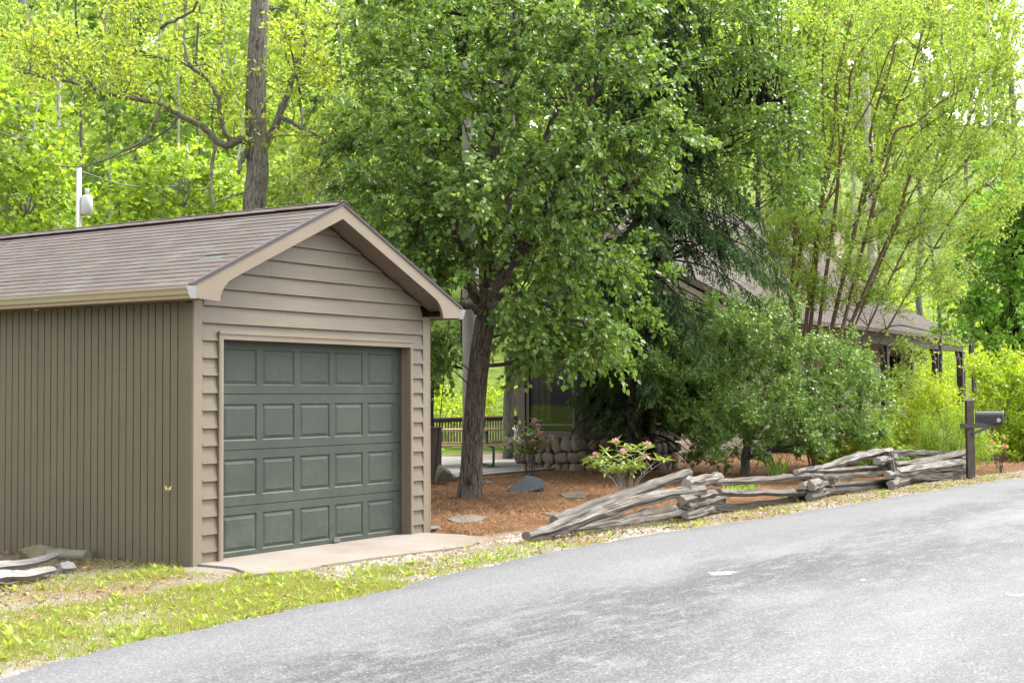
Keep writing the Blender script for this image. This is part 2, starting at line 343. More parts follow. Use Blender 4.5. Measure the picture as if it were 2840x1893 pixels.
def log_mat():
    n = NT('weathered_log'); v = n.co('UV', (26, .9, 1)); r = n.objrand(); h = n.noise(v, 1.6, 8, .72, .5); big = n.noise(n.pos(), 2.5, 4); cr = n.noise(n.co('UV', (11, .5, 1)), 1.4, 4, .6, .3)
    c = n.ramp(h, [(.4, (.03, .026, .022)), (.46, (.11, .099, .086)), (.53, (.2, .184, .164)), (.62, (.36, .338, .31))])
    c = n.mix(n.ramp(cr, [(.4, .95), (.45, 0.)]), c, (.016, .013, .011))
    c = n.mix(n.ramp(big, [(.5, 0.), (.68, .4)]), c, (.13, .09, .058)); c = n.mix(n.math('MULTIPLY', r, .5), c, (.085, .076, .066))
    return n.done(n.pbr(c, .9, .15, n.bump(n.math('ADD', h, cr), 1., .03)))
M['log'] = log_mat()
def drift_mat():
    n = NT('bleached_wood'); v = n.co('UV', (24, 1.6, 1)); h = n.noise(v, 1.2, 7, .65, .8)
    c = n.ramp(h, [(.3, (.084, .076, .076)), (.48, (.211, .198, .190)), (.7, (.287, .274, .261))])
    return n.done(n.pbr(c, .9, .15, n.bump(h, .8, .02)))
M['drift'] = drift_mat()
def stone_mat(name, cols, rand=True):
    n = NT(name); r = n.objrand(); c = n.ramp(r, [(i/(len(cols)-1), q) for i, q in enumerate(cols)])
    a = n.noise(n.pos(), 9, 6, .65); b = n.noise(n.pos(), 45, 4, .7)
    c = n.mix(n.ramp(a, [(.3, .5), (.55, 0.)]), c, (.043, .034, .028)); c = n.mix(n.ramp(b, [(.55, 0.), (.75, .4)]), c, (.248, .223, .186))
    return n.done(n.pbr(c, .9, .2, n.bump(n.math('ADD', a, b), .5, .015)))
M['stone'] = stone_mat('field_stone', [(.158, .119, .082), (.206, .153, .100), (.126, .101, .086), (.174, .143, .113), (.079, .072, .076), (.238, .186, .134)])
M['mortar'] = plain('mortar', (.081, .062, .046), .95, .1)
M['slate'] = stone_mat('slate', [(.043, .050, .059), (.053, .059, .068)])
M['flag'] = stone_mat('flagstone', [(.102, .093, .079), (.125, .112, .093), (.084, .084, .079)])
M['mossrock'] = stone_mat('mossy_rock', [(.081, .074, .053), (.099, .093, .062)])
M['lichen'] = stone_mat('lichen_stone', [(.186, .161, .093), (.161, .161, .124)])
M['housewall'] = woodpaint('house_siding', (.282, .228, .189), (.327, .267, .217), 'x', dirt=.15)
M['housetrim'] = plain('house_trim', (.089, .071, .062), .6, .3, var=.12)
M['darkpost'] = plain('dark_post', (.037, .031, .027), .6, .3)
M['houseroof'] = shingle_mat('house_roof', 'i')
M['deck'] = plain('deck_board_grey', (.223, .208, .195), .8, .2, var=.14, scale=2)
M['rail'] = plain('railing_paint', (.081, .065, .055), .6, .3, var=.12)
M['bench'] = plain('varnished_pine', (.341, .248, .124), .5, .35, var=.15)
M['green_steel'] = plain('green_steel', (.012, .031, .025), .35, .5)
M['white_plastic'] = plain('white_plastic', (.600, .592, .560), .4, .4, var=.05)
M['white_paint'] = plain('white_paint', (.437, .437, .448), .5, .4, var=.06)
M['mail_black'] = plain('mailbox_black', (.014, .014, .017), .42, .45, var=.3, scale=20)
M['mail_door'] = plain('mailbox_door', (.112, .112, .112), .4, .5)
M['mail_digits'] = plain('mail_digits', (.640, .640, .640), .5, .3)
M['post'] = plain('weathered_post', (.077, .067, .056), .85, .2, var=.3, scale=12)
M['reflector'] = plain('reflector', (.372, .347, .248), .3, .5)
M['bin'] = plain('brown_bin', (.053, .042, .034), .7, .25, var=.15)
M['pole'] = plain('grey_pole', (.260, .248, .223), .85, .2, var=.12, scale=5)
M['chimney'] = plain('chimney_stucco', (.260, .211, .161), .9, .2, var=.12)
M['bluemetal'] = plain('blue_metal', (.062, .074, .099), .5, .4)
def worn_mark(name, col, lo, hi):
    n = NT(name); g = n.noise(n.pos((1, 2.5, 1)), 14, 7, .8); e = n.noise(n.pos(), 55, 3, .7); base = n.ramp(e, [(.3, (.05, .05, .055)), (.5, (.085, .086, .092)), (.72, (.125, .127, .133))])
    return n.done(n.pbr(n.mix(n.ramp(n.math('ADD', n.math('MULTIPLY', g, .7), n.math('MULTIPLY', e, .3)), [(lo, 0.), (hi, 1.)]), base, col), .8, .3, n.bump(e, .4, .005)))
M['roadpaint'] = worn_mark('road_paint', (.32, .325, .33), .38, .66)
M['wing'] = leafmat('moth_wing', [(.680, .560, .280), (.720, .624, .360)], .5, .5, .2)
M['moth'] = plain('moth_body', (.372, .260, .124), .8, .1)
M['window_backing'] = leafmat('bright_backing', [(.8, .8, .78), (.82, .82, .8)], .75, .6, .1)  # white translucent sheet standing in for daylight through the far window
def glass_mat():
    n = NT('window_glass'); g = n.n('BsdfGlossy'); g.inputs['Roughness'].default_value = .02; t = n.n('BsdfTransparent'); t.inputs[0].default_value = (.2, .22, .21, 1)
    f = n.n('Fresnel'); f.inputs[0].default_value = 1.6; x = n.n('MixShader'); n.l(f.outputs[0], x.inputs[0]); n.l(t.outputs[0], x.inputs[1]); n.l(g.outputs[0], x.inputs[2])
    return n.done(x.outputs[0])
M['glass'] = glass_mat()

# ------------------------------------------------------------------ ground, road
def ground():
    dl = np.concatenate([np.arange(-40, 4, 8), np.arange(4, 46, 2.), np.arange(46, 110, 2.), np.array([115, 125, 140, 170, 220, 300, 420, 600, 900])])
    lt = np.concatenate([-np.array([900, 500, 300, 180, 120, 90, 70]), np.arange(-55, 56, 2.5), np.array([70, 90, 120, 180, 300, 500, 900])])
    A, L = np.meshgrid(dl, lt, indexing='ij'); P = np.stack([L, A, 0*A], -1).reshape(-1, 3)
    X = P[:, 0]*cy_ + P[:, 1]*sy_ + CAM[0]; Y = -P[:, 0]*sy_ + P[:, 1]*cy_ + CAM[1]
    Z = np.minimum(hill(X, Y), 60)
    nl = len(lt); i, j = np.meshgrid(np.arange(len(dl)-1), np.arange(nl-1), indexing='ij'); a = (i*nl+j).ravel()
    me = np_mesh('ground', np.stack([X, Y, Z], -1), np.stack([a, a+1, a+nl+1, a+nl], -1), M['soil'], True)
    props(link('ground', me), kind='structure')
ground()
EDGE = [(-60, -2.6), (-20, -2.95), (-8, -3.1), (-4.42, -2.98), (-3.25, -2.77), (-2.0, -2.72), (-.57, -2.68), (.7, -2.48), (2, -2.38), (3.4, -2.34), (4.81, -2.37), (7.88, -2.68), (12.7, -2.94), (18.06, -3.36), (24, -4.1), (34, -5.6), (60, -10.5), (100, -20)]
EX, EY = np.array(EDGE).T
def edge_y(x): return np.interp(x, EX, EY)
def road():
    xs = np.concatenate([np.arange(-60, -8, 2.), np.arange(-8, 30, .12), np.arange(30, 101, 2.)])
    e = edge_y(xs) + np.where((xs > -9) & (xs < 30), .022*np.sin(xs*3.1)+.018*np.sin(xs*7.7+1)+.012*rs.randn(len(xs)), 0)
    V = []; offs = [0., -.02, -.35, -1.2, -3.3, -5.6, -7.0, -7.02]; zs = [.0, .022, .03, .045, .07, .045, .02, -.01]
    for x, y in zip(xs, e):
        for o, z in zip(offs, zs): V.append((x, y+o, z))
    k = len(offs); i, j = np.meshgrid(np.arange(len(xs)-1), np.arange(k-1), indexing='ij'); a = (i*k+j).ravel()
    props(link('road', np_mesh('road', np.array(V), np.stack([a, a+1, a+k+1, a+k], -1)[:, ::-1], M['asphalt'], True)), kind='structure')
road()
def road_z(x, y):
    return np.interp(edge_y(x)-y, [0, .02, .35, 1.2, 3.3, 5.6, 7], [0, .022, .03, .045, .07, .045, .02])
def flat_patch(name, poly_uv, mat, n=14, kind='structure', seed=0):
    r = np.random.RandomState(seed); P = [G(u, v, .05) for u, v in poly_uv]; P = catmull(P+[P[0]], 4)[:-1]
    c = P.mean(0); V = []
    for s in (1., .5):
        for p in P:
            q = c+(p-c)*s*(1+r.randn()*.05); V.append((q[0], q[1], road_z(q[0], q[1])+.003))
    V.append((c[0], c[1], road_z(c[0], c[1])+.003)); k = len(P); b = MB(); b.v = V
    for i in range(k):
        j = (i+1) % k; b.face([i, j, k+j, k+i]); b.face([k+i, k+j, 2*k])
    o = b.build(name, mat); props(o, kind=kind); return o
flat_patch('road_marking', [(1962, 1588), (2035, 1586), (2040, 1590), (1975, 1592)], M['roadpaint'], seed=1)
flat_patch('road_marking', [(1968, 1593), (2030, 1592), (2022, 1596), (1972, 1597)], M['roadpaint'], seed=2)
flat_patch('road_marking', [(2797, 1650), (2850, 1648), (2850, 1653), (2805, 1655)], M['roadpaint'], seed=3)
flat_patch('road_marking', [(2385, 1612), (2400, 1611), (2402, 1615), (2387, 1616)], M['roadpaint'], seed=5)
# the concrete apron before the garage door
b = MB(); ap = [(.05, .09), (.02, -.5), (-.28, -1.02), (.1, -1.2), (.6, -1.1), (1.2, -1.12), (2.1, -1.24), (2.7, -1.3), (3.1, -1.12), (3.62, -.6), (3.6, -.05), (3.4, .09)]
b.prism([(x, y, .022) for x, y in ap], (0, 0, -.1)); props(b.build('concrete_apron', M['concrete']), kind='structure')

# pine straw bed: one sheet whose edge sinks into the verge
def bed_h(x, y):
    n = .05*np.sin(x*1.3+y*.7)+.04*np.sin(x*2.9-y*2.1+1)+.02*np.sin(x*6.1+y*5.3)
    front = -1.55 + .22*np.sin(x*1.7)+.12*np.sin(x*4.3+.5); front = np.where(x < 5.2, -.75+.1*np.sin(x*5), front); front = np.where(x > 18, -2.35-.1*(x-18)*1.6, front)
    inside = np.clip((y-front)/.5, -1, 1)
    left = np.clip((x-3.75)/.2, -1, 1)
    h = .06*np.minimum(inside, left)+.035*n*8*.25 + .05*np.clip((y-1)/4, 0, 1)*np.clip((x-6)/4, 0, 1)
    return h
def straw():
    xs = np.arange(3.6, 40, .16); ys = np.arange(-6, 4.95, .16); X, Y = np.meshgrid(xs, ys, indexing='ij')
    Z = bed_h(X, Y); Z = np.where(Y < edge_y(X)+.3, -.1, Z)
    k = len(ys); i, j = np.meshgrid(np.arange(len(xs)-1), np.arange(k-1), indexing='ij'); a = (i*k+j).ravel()
    props(link('pine_straw_bed', np_mesh('pine_straw_bed', np.stack([X, Y, Z], -1).reshape(-1, 3), np.stack([a, a+k, a+k+1, a+1], -1), M['straw'], True)), kind='structure')
straw()
def gz(x, y):
    z = 0.
    if x > 3.7 and y < 4.9: z = max(z, float(bed_h(np.array(x), np.array(y))))
    return max(z, float(hill(np.array(x), np.array(y))))

# ------------------------------------------------------------------ foliage tools
def leaves_mesh(name, P, Dv, N, L, W, mat, shape='ovate', fold=.25):
    Dv = unit(Dv); S = unit(np.cross(Dv, N)); N = np.cross(S, Dv); n = len(P); L = np.broadcast_to(L, (n,))[:, None]; W = np.broadcast_to(W, (n,))[:, None]
    if shape == 'diamond':
        V = np.stack([P, P+Dv*L*.45+S*W*.5+N*W*fold, P+Dv*L, P+Dv*L*.45-S*W*.5+N*W*fold], 1)
        F = np.array([[0, 1, 2], [0, 2, 3]])
    elif shape == 'blade':
        V = np.stack([P-S*W*.5, P+S*W*.5, P+Dv*L], 1); F = np.array([[0, 1, 2]])
    else:
        V = np.stack([P, P+Dv*L*.28+S*W*.5+N*W*fold, P+Dv*L*.66+S*W*.38+N*W*fold*.8-N*L*.03, P+Dv*L-N*L*.1, P+Dv*L*.66-S*W*.38+N*W*fold*.8-N*L*.03, P+Dv*L*.28-S*W*.5+N*W*fold], 1)
        F = np.array([[0, 1, 2, 3], [0, 3, 4, 5]])
    k = V.shape[1]; Fa = (np.arange(n)[:, None, None]*k + F[None]).reshape(-1, F.shape[1])
    return np_mesh(name, V.reshape(-1, 3), Fa, mat)
def twig_mesh(name, A, B, r0, r1, mat):
    T = unit(B-A); ref = np.where(np.abs(T[:, 2:3]) < .9, np.array([[0, 0, 1.]]), np.array([[1., 0, 0]])); S = unit(np.cross(T, ref)); Q = np.cross(T, S); n = len(A)
    r0 = np.broadcast_to(r0, (n,))[:, None]; r1 = np.broadcast_to(r1, (n,))[:, None]; V = []
    for base, r in ((A, r0), (B, r1)):
        for a in (0, 2.094, 4.189): V.append(base + (S*math.cos(a)+Q*math.sin(a))*r)
    V = np.stack(V, 1); F = np.array([[0, 1, 4, 3], [1, 2, 5, 4], [2, 0, 3, 5]])
    return np_mesh(name, V.reshape(-1, 3), (np.arange(n)[:, None, None]*6+F[None]).reshape(-1, 4), mat)
def sprays(C, O, k, mm, tl, droop, r, spread=.8):
    """k twigs from each cluster centre C (outward way O), mm leaves on each; gives leaf base, direction, normal and the twigs' ends."""
    n = len(C); S = np.repeat(C, k, 0) + r.randn(n*k, 3)*tl*.12; d = unit(np.repeat(O, k, 0) + r.randn(n*k, 3)*spread); ln = tl*(.5+r.rand(n*k)*.8)
    E = S + d*ln[:, None] - np.array([0, 0, 1.])*(droop*ln)[:, None]
    t = (np.tile(np.arange(mm), n*k)+r.rand(n*k*mm))/mm; t = t[:, None]; i = np.repeat(np.arange(n*k), mm)
    P = S[i]*(1-t)+E[i]*t + r.randn(len(i), 3)*tl*.03
    dl = unit(unit(E-S)[i]*.55 + r.randn(len(i), 3)*.6 + np.array([0, 0, -.35]))
    N = unit(np.array([0, 0, .9]) + r.randn(len(i), 3)*.65 + O[i//k]*.4)
    return P, dl, N, S, E
def limb(b, a, c, r0, r1, rng, sag=.15, sides=5, seg=4):
    a, c = np.array(a, float), np.array(c, float); L = np.linalg.norm(c-a); mid = (a+c)/2 + np.array([0, 0, -sag*L*.5]) + rng.randn(3)*L*.05
    P = catmull([a, mid, c], seg); b.tube(P, np.linspace(r0, r1, len(P)), sides, False)
def path(pts, dist):                                # traced branch, in display px, at a distance with an optional third value per point
    return np.array([Dd(p[0], p[1], dist+(p[2] if len(p) > 2 else 0)) for p in pts])
def ellipsoid_clusters(c, rad, n, r, shell=.45):
    d = unit(r.randn(n, 3)); q = (shell+(1-shell)*r.rand(n))[:, None]; return np.array(c)+d*q*np.array(rad), unit(d/np.array(rad)+np.array([0, 0, .25]))
def in_poly(u, v, poly):
    poly = np.array(poly); c = np.zeros(len(u), bool); j = len(poly)-1
    for i in range(len(poly)):
        xi, yi = poly[i]; xj, yj = poly[j]
        c ^= ((yi > v) != (yj > v)) & (u < (xj-xi)*(v-yi)/(yj-yi+1e-9)+xi); j = i
    return c
def volume_in(poly, d0, d1, n, r, centre=None):     # points filling a crown whose outline as seen is poly, between two distances
    poly = np.array(poly, float); lo, hi = poly.min(0), poly.max(0); out = []
    while len(out) < n:
        u = lo[0]+(hi[0]-lo[0])*r.rand(600); v = lo[1]+(hi[1]-lo[1])*r.rand(600); ok = in_poly(u, v, poly)
        for a, c in zip(u[ok], v[ok]): out.append(Dd(a, c, d0+(d1-d0)*r.rand()))
    return np.array(out[:n])

# ------------------------------------------------------------------ garage
W_, DEP, WH, PIT, RX, RZ, OH, EV = 3.74, 6.1, 2.47, .4535, 1.87, 3.57, .27, .265
def garage():
    g = thing('garage', (W_/2, 0, 0), 'taupe wooden one-car garage with brown shingle gable roof and dark green door', 'garage')
    b = MB(); t = .04                                        # core walls behind the cladding
    b.box(.03, .03+t, .02, DEP, 0, WH); b.box(W_-.03-t, W_-.03, .02, DEP, 0, WH)
    b.prism([(.03+t, DEP-t, 0), (W_-.03-t, DEP-t, 0), (W_-.03-t, DEP-t, WH), (RX, DEP-t, 3.34), (.03+t, DEP-t, WH)], (0, t, 0))
    zt = lambda x: 3.40-PIT*abs(x-RX)
    for poly in ([(.075, 0), (.357, 0), (.357, 2.16), (.357, zt(.357)), (.075, zt(.075))], [(3.347, 0), (3.665, 0), (3.665, zt(3.665)), (3.347, zt(3.347))], [(.36, 2.135), (3.344, 2.135), (3.344, zt(3.344)), (RX, zt(RX)), (.36, zt(.36))]):
        b.prism([(x, .02, z) for x, z in poly], (0, .03, 0))
    b.build('wall_frame', M['dark'], g)
    # side wall of narrow vertical boards
    mb = MB(); c = .004
    mb.prism([(-.006, .0075, 0), (-.003, .0055, 0), (.03, .0055, 0), (.03, .0945, 0), (-.003, .0945, 0), (-.006, .0925, 0)], (0, 0, WH+.072))
    me = mb.mesh('wall_board', M['wallboard'])
    for k in range(59): link('wall_board', me, g, (0, .098+k*.1, -.06+.004*math.sin(k*2.3)))
    b = MB(); b.box(-.022, .02, .0, .096, -.06, WH); b.build('corner_trim', M['wallboard'], g)
    b = MB(); b.box(-.0225, .092, -.028, -.001, -.05, WH+.02); b.build('corner_trim', M['trim'], g)
    b = MB(); b.box(3.606, 3.72, -.028, -.001, -.05, WH+.02); b.box(3.718, 3.742, -.03, .1, -.05, WH+.02); b.build('corner_trim', M['trim'], g)
    b = MB(); b.box(W_-.03, W_, .1, DEP, -.05, WH); b.build('side_cladding', M['wallboard'], g)
    # lap siding on the front
    ex = .1667; splits = {15: 1.2, 16: 2.9, 17: 1.05, 18: 2.25, 14: 1.3, 13: 2.45}
    for k in range(21):
        z0 = -.05+k*ex; z1 = z0+ex+.012
        spans = [(.094, .297), (3.395, 3.604)] if z1 < 2.205 else [(.094, 3.604)]
        if k == 13:                                          # the course notched round the head of the door
            yy = lambda z: -.032+.028*(z-z0)/(z1-z0)
            p = [(.094, z0), (.297, z0), (.297, 2.203), (3.395, 2.203), (3.395, z0), (3.604, z0), (3.604, z1), (.094, z1)]
            m_ = MB(); m_.v = [(x, yy(z), z) for x, z in p]+[(x, .019, z) for x, z in p]; m_.face(range(8)); m_.face(range(15, 7, -1))
            for q in range(8): m_.face([(q+1) % 8, q, 8+q, 8+(q+1) % 8])
            m_.build('siding_board', M['siding'], g); continue
        for x0, x1 in spans:
            cuts = [x0, x1]
            if k in splits and x1-x0 > 1: cuts = [x0, splits[k], x1]
            for a, d in zip(cuts, cuts[1:]):
                d -= .0015 if d != x1 else 0
                zb = z0
                # board outline under the rake
                lo, hi = zb, min(z1, 3.40)
                def clipx(z): return RX-(3.40-z)/PIT, RX+(3.40-z)/PIT
                lx0, lx1 = clipx(lo); hx0, hx1 = clipx(hi)
                p = [(max(a, lx0), lo), (min(d, lx1), lo), (min(d, hx1), hi), (max(a, hx0), hi)]
                if p[1][0]-p[0][0] < .05: continue
                o = [(x, -.032 if z == lo else -.004, z) for x, z in p]; i = [(x, .019, z) for x, z in p]; m_ = MB(); m_.v = o+i
                for f in ((0, 1, 2, 3), (7, 6, 5, 4), (0, 4, 5, 1), (1, 5, 6, 2), (2, 6, 7, 3), (3, 7, 4, 0)): m_.face(f)
                m_.build('siding_board', M['siding'], g)
    # casing and jambs
    for x0, x1 in ((.299, .36), (3.344, 3.393)):
        b = MB(); s = 1 if x0 < 1 else -1
        b.prism([(x0, -.03, 0), (x0, -.044, 0), (x0+(x1-x0)*.35, -.05, 0), (x1, -.042, 0), (x1, -.03, 0)], (0, 0, 2.132 if x0 < 1 else 2.132)); b.box(x0, x1, -.03, .018, 0, 2.132); b.build('door_casing', M['trim'], g)
    b = MB(); b.box(.299, 3.393, -.046, .018, 2.1325, 2.203); b.box(.293, 3.399, -.056, -.04, 2.185, 2.212); b.build('door_casing', M['trim'], g)
    b = MB(); b.box(.33, .3585, .0185, .16, 0, 2.131); b.build('door_jamb', M['soffit'], g)
    b = MB(); b.box(3.3455, 3.37, .0185, .16, 0, 2.131); b.box(3.333, 3.345, .06, .075, 0, 2.131); b.build('door_jamb', M['soffit'], g)
    b = MB(); b.box(.36, 3.344, .0185, .16, 2.1315, 2.15); b.build('door_jamb', M['soffit'], g)
    # sectional door: four sections of five raised panels
    X0, X1, Y = .34, 3.352, .1; zs = [-.004, .511, 1.06, 1.61, 2.145]; tops = [.43, .97, 1.51, 2.052]; bots = [.066, .608, 1.149, 1.694]
    pm = None
    for r in range(4):
        zb, zt_ = zs[r]+.003, zs[r+1]-.003; b = MB(); pb, pt = bots[r], tops[r]; xs = [(.495+k*.562, .495+k*.562+.478) for k in range(5)]
        b.box(X0, X1, Y+.012, Y+.045, zb, zt_)
        b.box(X0, X1, Y, Y+.012, zb, pb); b.box(X0, X1, Y, Y+.012, pt, zt_)
        e = [X0]+[q for p in xs for q in p]+[X1]
        for k in range(0, len(e), 2): b.box(e[k], e[k+1], Y, Y+.012, pb+.0001, pt-.0001)
        sec = b.build('door_section', M['door'], g)
        for k, (a, d) in enumerate(xs):
            m_ = MB(); H = pt-pb; Wp = d-a
            rings = [(0, .0), (.012, .011), (.017, .011), (.05, .0015), (.058, .0025)]
            for ins, dep in rings: m_.v += [(ins, dep, ins), (Wp-ins, dep, ins), (Wp-ins, dep, H-ins), (ins, dep, H-ins)]
            for q in range(len(rings)-1):
                for s in range(4):
                    s2 = (s+1) % 4; m_.face([q*4+s, q*4+s2, q*4+4+s2, q*4+4+s])
            m_.face([16, 17, 18, 19])
            link('panel', m_.mesh('panel', M['door']), sec, (a, Y, pb))
        if r == 0:
            b = MB(); b.box(2.1, 2.24, Y-.012, Y-.001, .03, .05); b.box(2.12, 2.22, Y-.045, Y-.012, .036, .06); b.build('handle', M['bare_metal'], sec)
            b = MB(); b.box(X0, X1, Y+.002, Y+.04, -.03, -.0015); b.build('weather_strip', M['dark'], sec)
    # roof deck, soffits, barge boards
    y0, y1 = -OH, DEP+OH; b = MB()
    for s in (-1, 1):
        e = RX+s*(RX+EV+.02); ze = RZ-PIT*(RX+EV+.02)
        b.prism([(RX, y0+.035, RZ), (e, y0+.035, ze), (e, y0+.035, ze+.018), (RX, y0+.035, RZ+.018)], (0, y1-y0-.035, 0))
    b.build('roof_deck', M['dark'], g)
    b = MB()
    for s in (-1, 1):
        xe = RX+s*(RX+.0); zw = 3.43-PIT*RX
        b.prism([(RX, y0+.034, 3.432), (RX+s*1.92, y0+.034, 3.432-PIT*1.92), (RX+s*1.92, y0+.034, 3.446-PIT*1.92), (RX, y0+.034, 3.446)], (0, -y0-.034+.015, 0))
    b.build('rake_soffit', M['soffit'], g)
    for s in (-1, 1):
        b = MB(); xi, xo = (-.255, -.001) if s < 0 else (W_+.001, W_+.255); b.box(xi, xo, y0+.036, y1, 2.483, 2.497); b.build('eave_soffit', M['soffit'], g)
        b = MB(); X = -EV if s < 0 else W_+EV-.022; b.box(X, X+.022, y0+.0365, y1, 2.475, 2.60); b.build('eave_fascia', M['trim'], g)
        # barge board with its flared tail
        sx = lambda x: x if s < 0 else W_-x
        cv = [(.07, 2.47), (.09, 2.545), (.13, 2.61), (.19, 2.668), (.305, 2.725)]
        poly = [(RX, RZ), (-EV, RZ-PIT*(RX+EV)), (-EV, 2.488)]+cv+[(RX, 3.43)]
        b = MB(); b.prism([(sx(x), y0-.002, z) for x, z in poly], (0, .034, 0)); b.build('barge_board', M['trim'], g)
        b = MB(); n = (0, 0, .022)
        b.prism([(sx(RX), y0-.012, RZ+.001), (sx(-EV-.03), y0-.012, RZ+.001-PIT*(RX+EV+.03)), (sx(-EV-.03), y0-.012, RZ+.034-PIT*(RX+EV+.03)), (sx(RX), y0-.012, RZ+.034)], (0, .05, 0)); b.build('drip_edge', M['drip'], g)
    # gutters
    pf = [(-.266, 2.592), (-.266, 2.478), (-.345, 2.478), (-.352, 2.50), (-.372, 2.515), (-.377, 2.545), (-.392, 2.57), (-.392, 2.592), (-.384, 2.592), (-.384, 2.573), (-.368, 2.545), (-.362, 2.52), (-.345, 2.487), (-.274, 2.487), (-.274, 2.592)]
    b = MB(); b.prism([(x, y0-.03, z) for x, z in pf], (0, y1-y0+.06, 0)); gt = b.build('gutter', M['gutter'], g)
    b = MB(); b.prism([(x, y0-.037, z) for x, z in pf[:8]], (0, .006, 0)); b.build('end_cap', M['bare_metal'], gt)
    b = MB(); b.prism([(W_-x, y0+.02, z) for x, z in pf], (0, y1-y0, 0)); gt = b.build('gutter', M['gutter'], g)
    b = MB(); b.prism([(W_-x, y0+.012, z) for x, z in pf[:8]], (0, .006, 0)); b.build('end_cap', M['bare_metal'], gt)
    # shingles: the tabs nearest the camera singly, the rest of the roof joined
    ca = 1/math.hypot(1, PIT); sa = PIT*ca; ex = .1275; tw = .305; r = np.random.RandomState(3)
    m0 = MB(); m0.v = [(0, .001, 0), (0, tw-.002, 0), (ex+.03, tw-.002, 0), (ex+.03, .001, 0), (0, .001, .0055), (0, tw-.002, .0055), (ex+.03, tw-.002, .002), (ex+.03, .001, .002)]
    for f in ((0, 1, 2, 3), (7, 6, 5, 4), (0, 4, 5, 1), (1, 5, 6, 2), (2, 6, 7, 3), (3, 7, 4, 0)): m0.face(f)
    me = m0.mesh('shingle', M['shingle']); me2 = m0.mesh('shingle', M['shingle_grey']); rest = MB()
    Vt = np.array(m0.v)
    for c in range(19):
        for k in range(23):
            ys = y0-.014+k*tw-(c % 2)*tw*.5-(c % 3)*.03; s = c*ex-.03
            x = -EV-.02+s*ca; z = RZ+.0205-PIT*(RX+EV+.02)+s*sa; tilt = math.atan(PIT)+.012*r.randn()*.3-.02
            wid = 1.
            if ys < y0-.014: wid = 1-(y0-.014-ys)/tw; ys = y0-.014
            if wid < .12: continue
            if ys < 4.35:
                grey = (c == 6 and 1 <= k <= 1) or (c == 2 and k == 10)
                o = link('shingle', me2 if grey else me, g, (x, ys, z-(.004 if grey else 0)+.0012*r.rand())); o.rotation_euler = (0, -tilt, .004*r.randn()); o.scale = (1, wid, 1)
            else:
                Rm = np.array([[math.cos(tilt), 0, -math.sin(tilt)], [0, 1, 0], [math.sin(tilt), 0, math.cos(tilt)]]); n = len(rest.v)
                for v in Vt: rest.v.append(tuple(Rm@v+np.array([x, ys, z])))
                for f in m0.f: rest.face([n+i for i in f])
    for c in range(19):                                       # far slope
        for k in range(22):
            ys = y0-.014+k*tw+(c % 2)*.02; s = c*ex-.03; x = W_+EV+.02-s*ca; z = RZ+.0205-PIT*(RX+EV+.02)+s*sa; tilt = -math.atan(PIT)+.02
            n = len(rest.v); 
            for v in Vt:
                q = np.array([-v[0], v[1], v[2]]); cc, ss = math.cos(tilt), math.sin(tilt); rest.v.append((x+q[0]*cc-q[2]*ss, ys+q[1], z+q[0]*ss+q[2]*cc))
            for f in m0.f: rest.face([n+i for i in f][::-1])
    props(rest.build('shingle_rows', M['shingle_i'], g), kind='stuff')
    m1 = MB(); h = .155
    m1.prism([(0, 0, 0), (-h*ca, 0, -h*sa), (-h*ca, 0, -h*sa+.008), (0, 0, .008), (h*ca, 0, -h*sa+.008), (h*ca, 0, -h*sa)], (0, .24, 0)); me = m1.mesh('ridge_cap', M['shingle'])
    for k in range(32): o = link('ridge_cap', me, g, (RX, y0-.016+k*.2, RZ+.046+.002*(k % 2))); o.rotation_euler = (.012, 0, 0)
    b = MB(); b.box(.04, W_-.04, .05, DEP, -.2, -.06); b.build('foundation', M['concrete'], g)
    return g
garage()

def moth():
    p = np.array([-.12, .2, .72]); t = thing('moth', p, 'pale yellow moth flying beside the garage side wall with wings raised', 'moth')
    b = MB(); P = [p+np.array([.0, 0, -.018]), p+np.array([.004, 0, -.008]), p+np.array([.006, 0, .004]), p+np.array([.008, 0, .014])]; b.tube(P, [.003, .007, .006, .004], 6); b.build('body', M['moth'], t)
    s = c2w(np.array([1., 0, 0]))
    for k in (-1, 1):
        A = np.array([p+s*.004*k]*2); Dv = np.array([s*k*.75+np.array([0, 0, .85]), s*k*.95+np.array([0, 0, .15])])
        link('wing', leaves_mesh('wing', A, Dv, np.array([c2w(np.array([0, -1., .2]))]*2), np.array([.05, .03]), np.array([.02, .022]), M['wing'], 'diamond', .1), t)
moth()

# ------------------------------------------------------------------ rocks and other ground objects
def blob(name, c, size, seed, mat, label, cat, rough=.18, sub=3, parent=None, kind=None, rotz=0., cut=.25, group=None):
    r = np.random.RandomState(seed); import bmesh
    bm = bmesh.new(); bmesh.ops.create_icosphere(bm, subdivisions=sub, radius=1.); ph = r.rand(12)*6.28; kx = r.randn(12, 3)*2.2
    planes = [(unit(r.randn(3)), .42+.3*r.rand()) for _ in range(13)]
    for v in bm.verts:
        q = np.array(v.co); 
        for nrm, dd in planes:
            e = q@nrm-dd
            if e > 0: q = q-nrm*e*.97
        f = 1+rough*sum(math.sin(kx[i]@q+ph[i]) for i in range(12))/5
        q = q*f; q[2] = max(q[2], -cut)
        v.co = q*np.array(size)
    cz, sz = math.cos(rotz), math.sin(rotz)
    for v in bm.verts: x, y = v.co.x, v.co.y; v.co.x = x*cz-y*sz; v.co.y = x*sz+y*cz
    me = bpy.data.meshes.new(name); bm.to_mesh(me); bm.free(); me.materials.append(mat)
    o = link(name, me, parent, c)
    if label: props(o, label, cat, group)
    return o
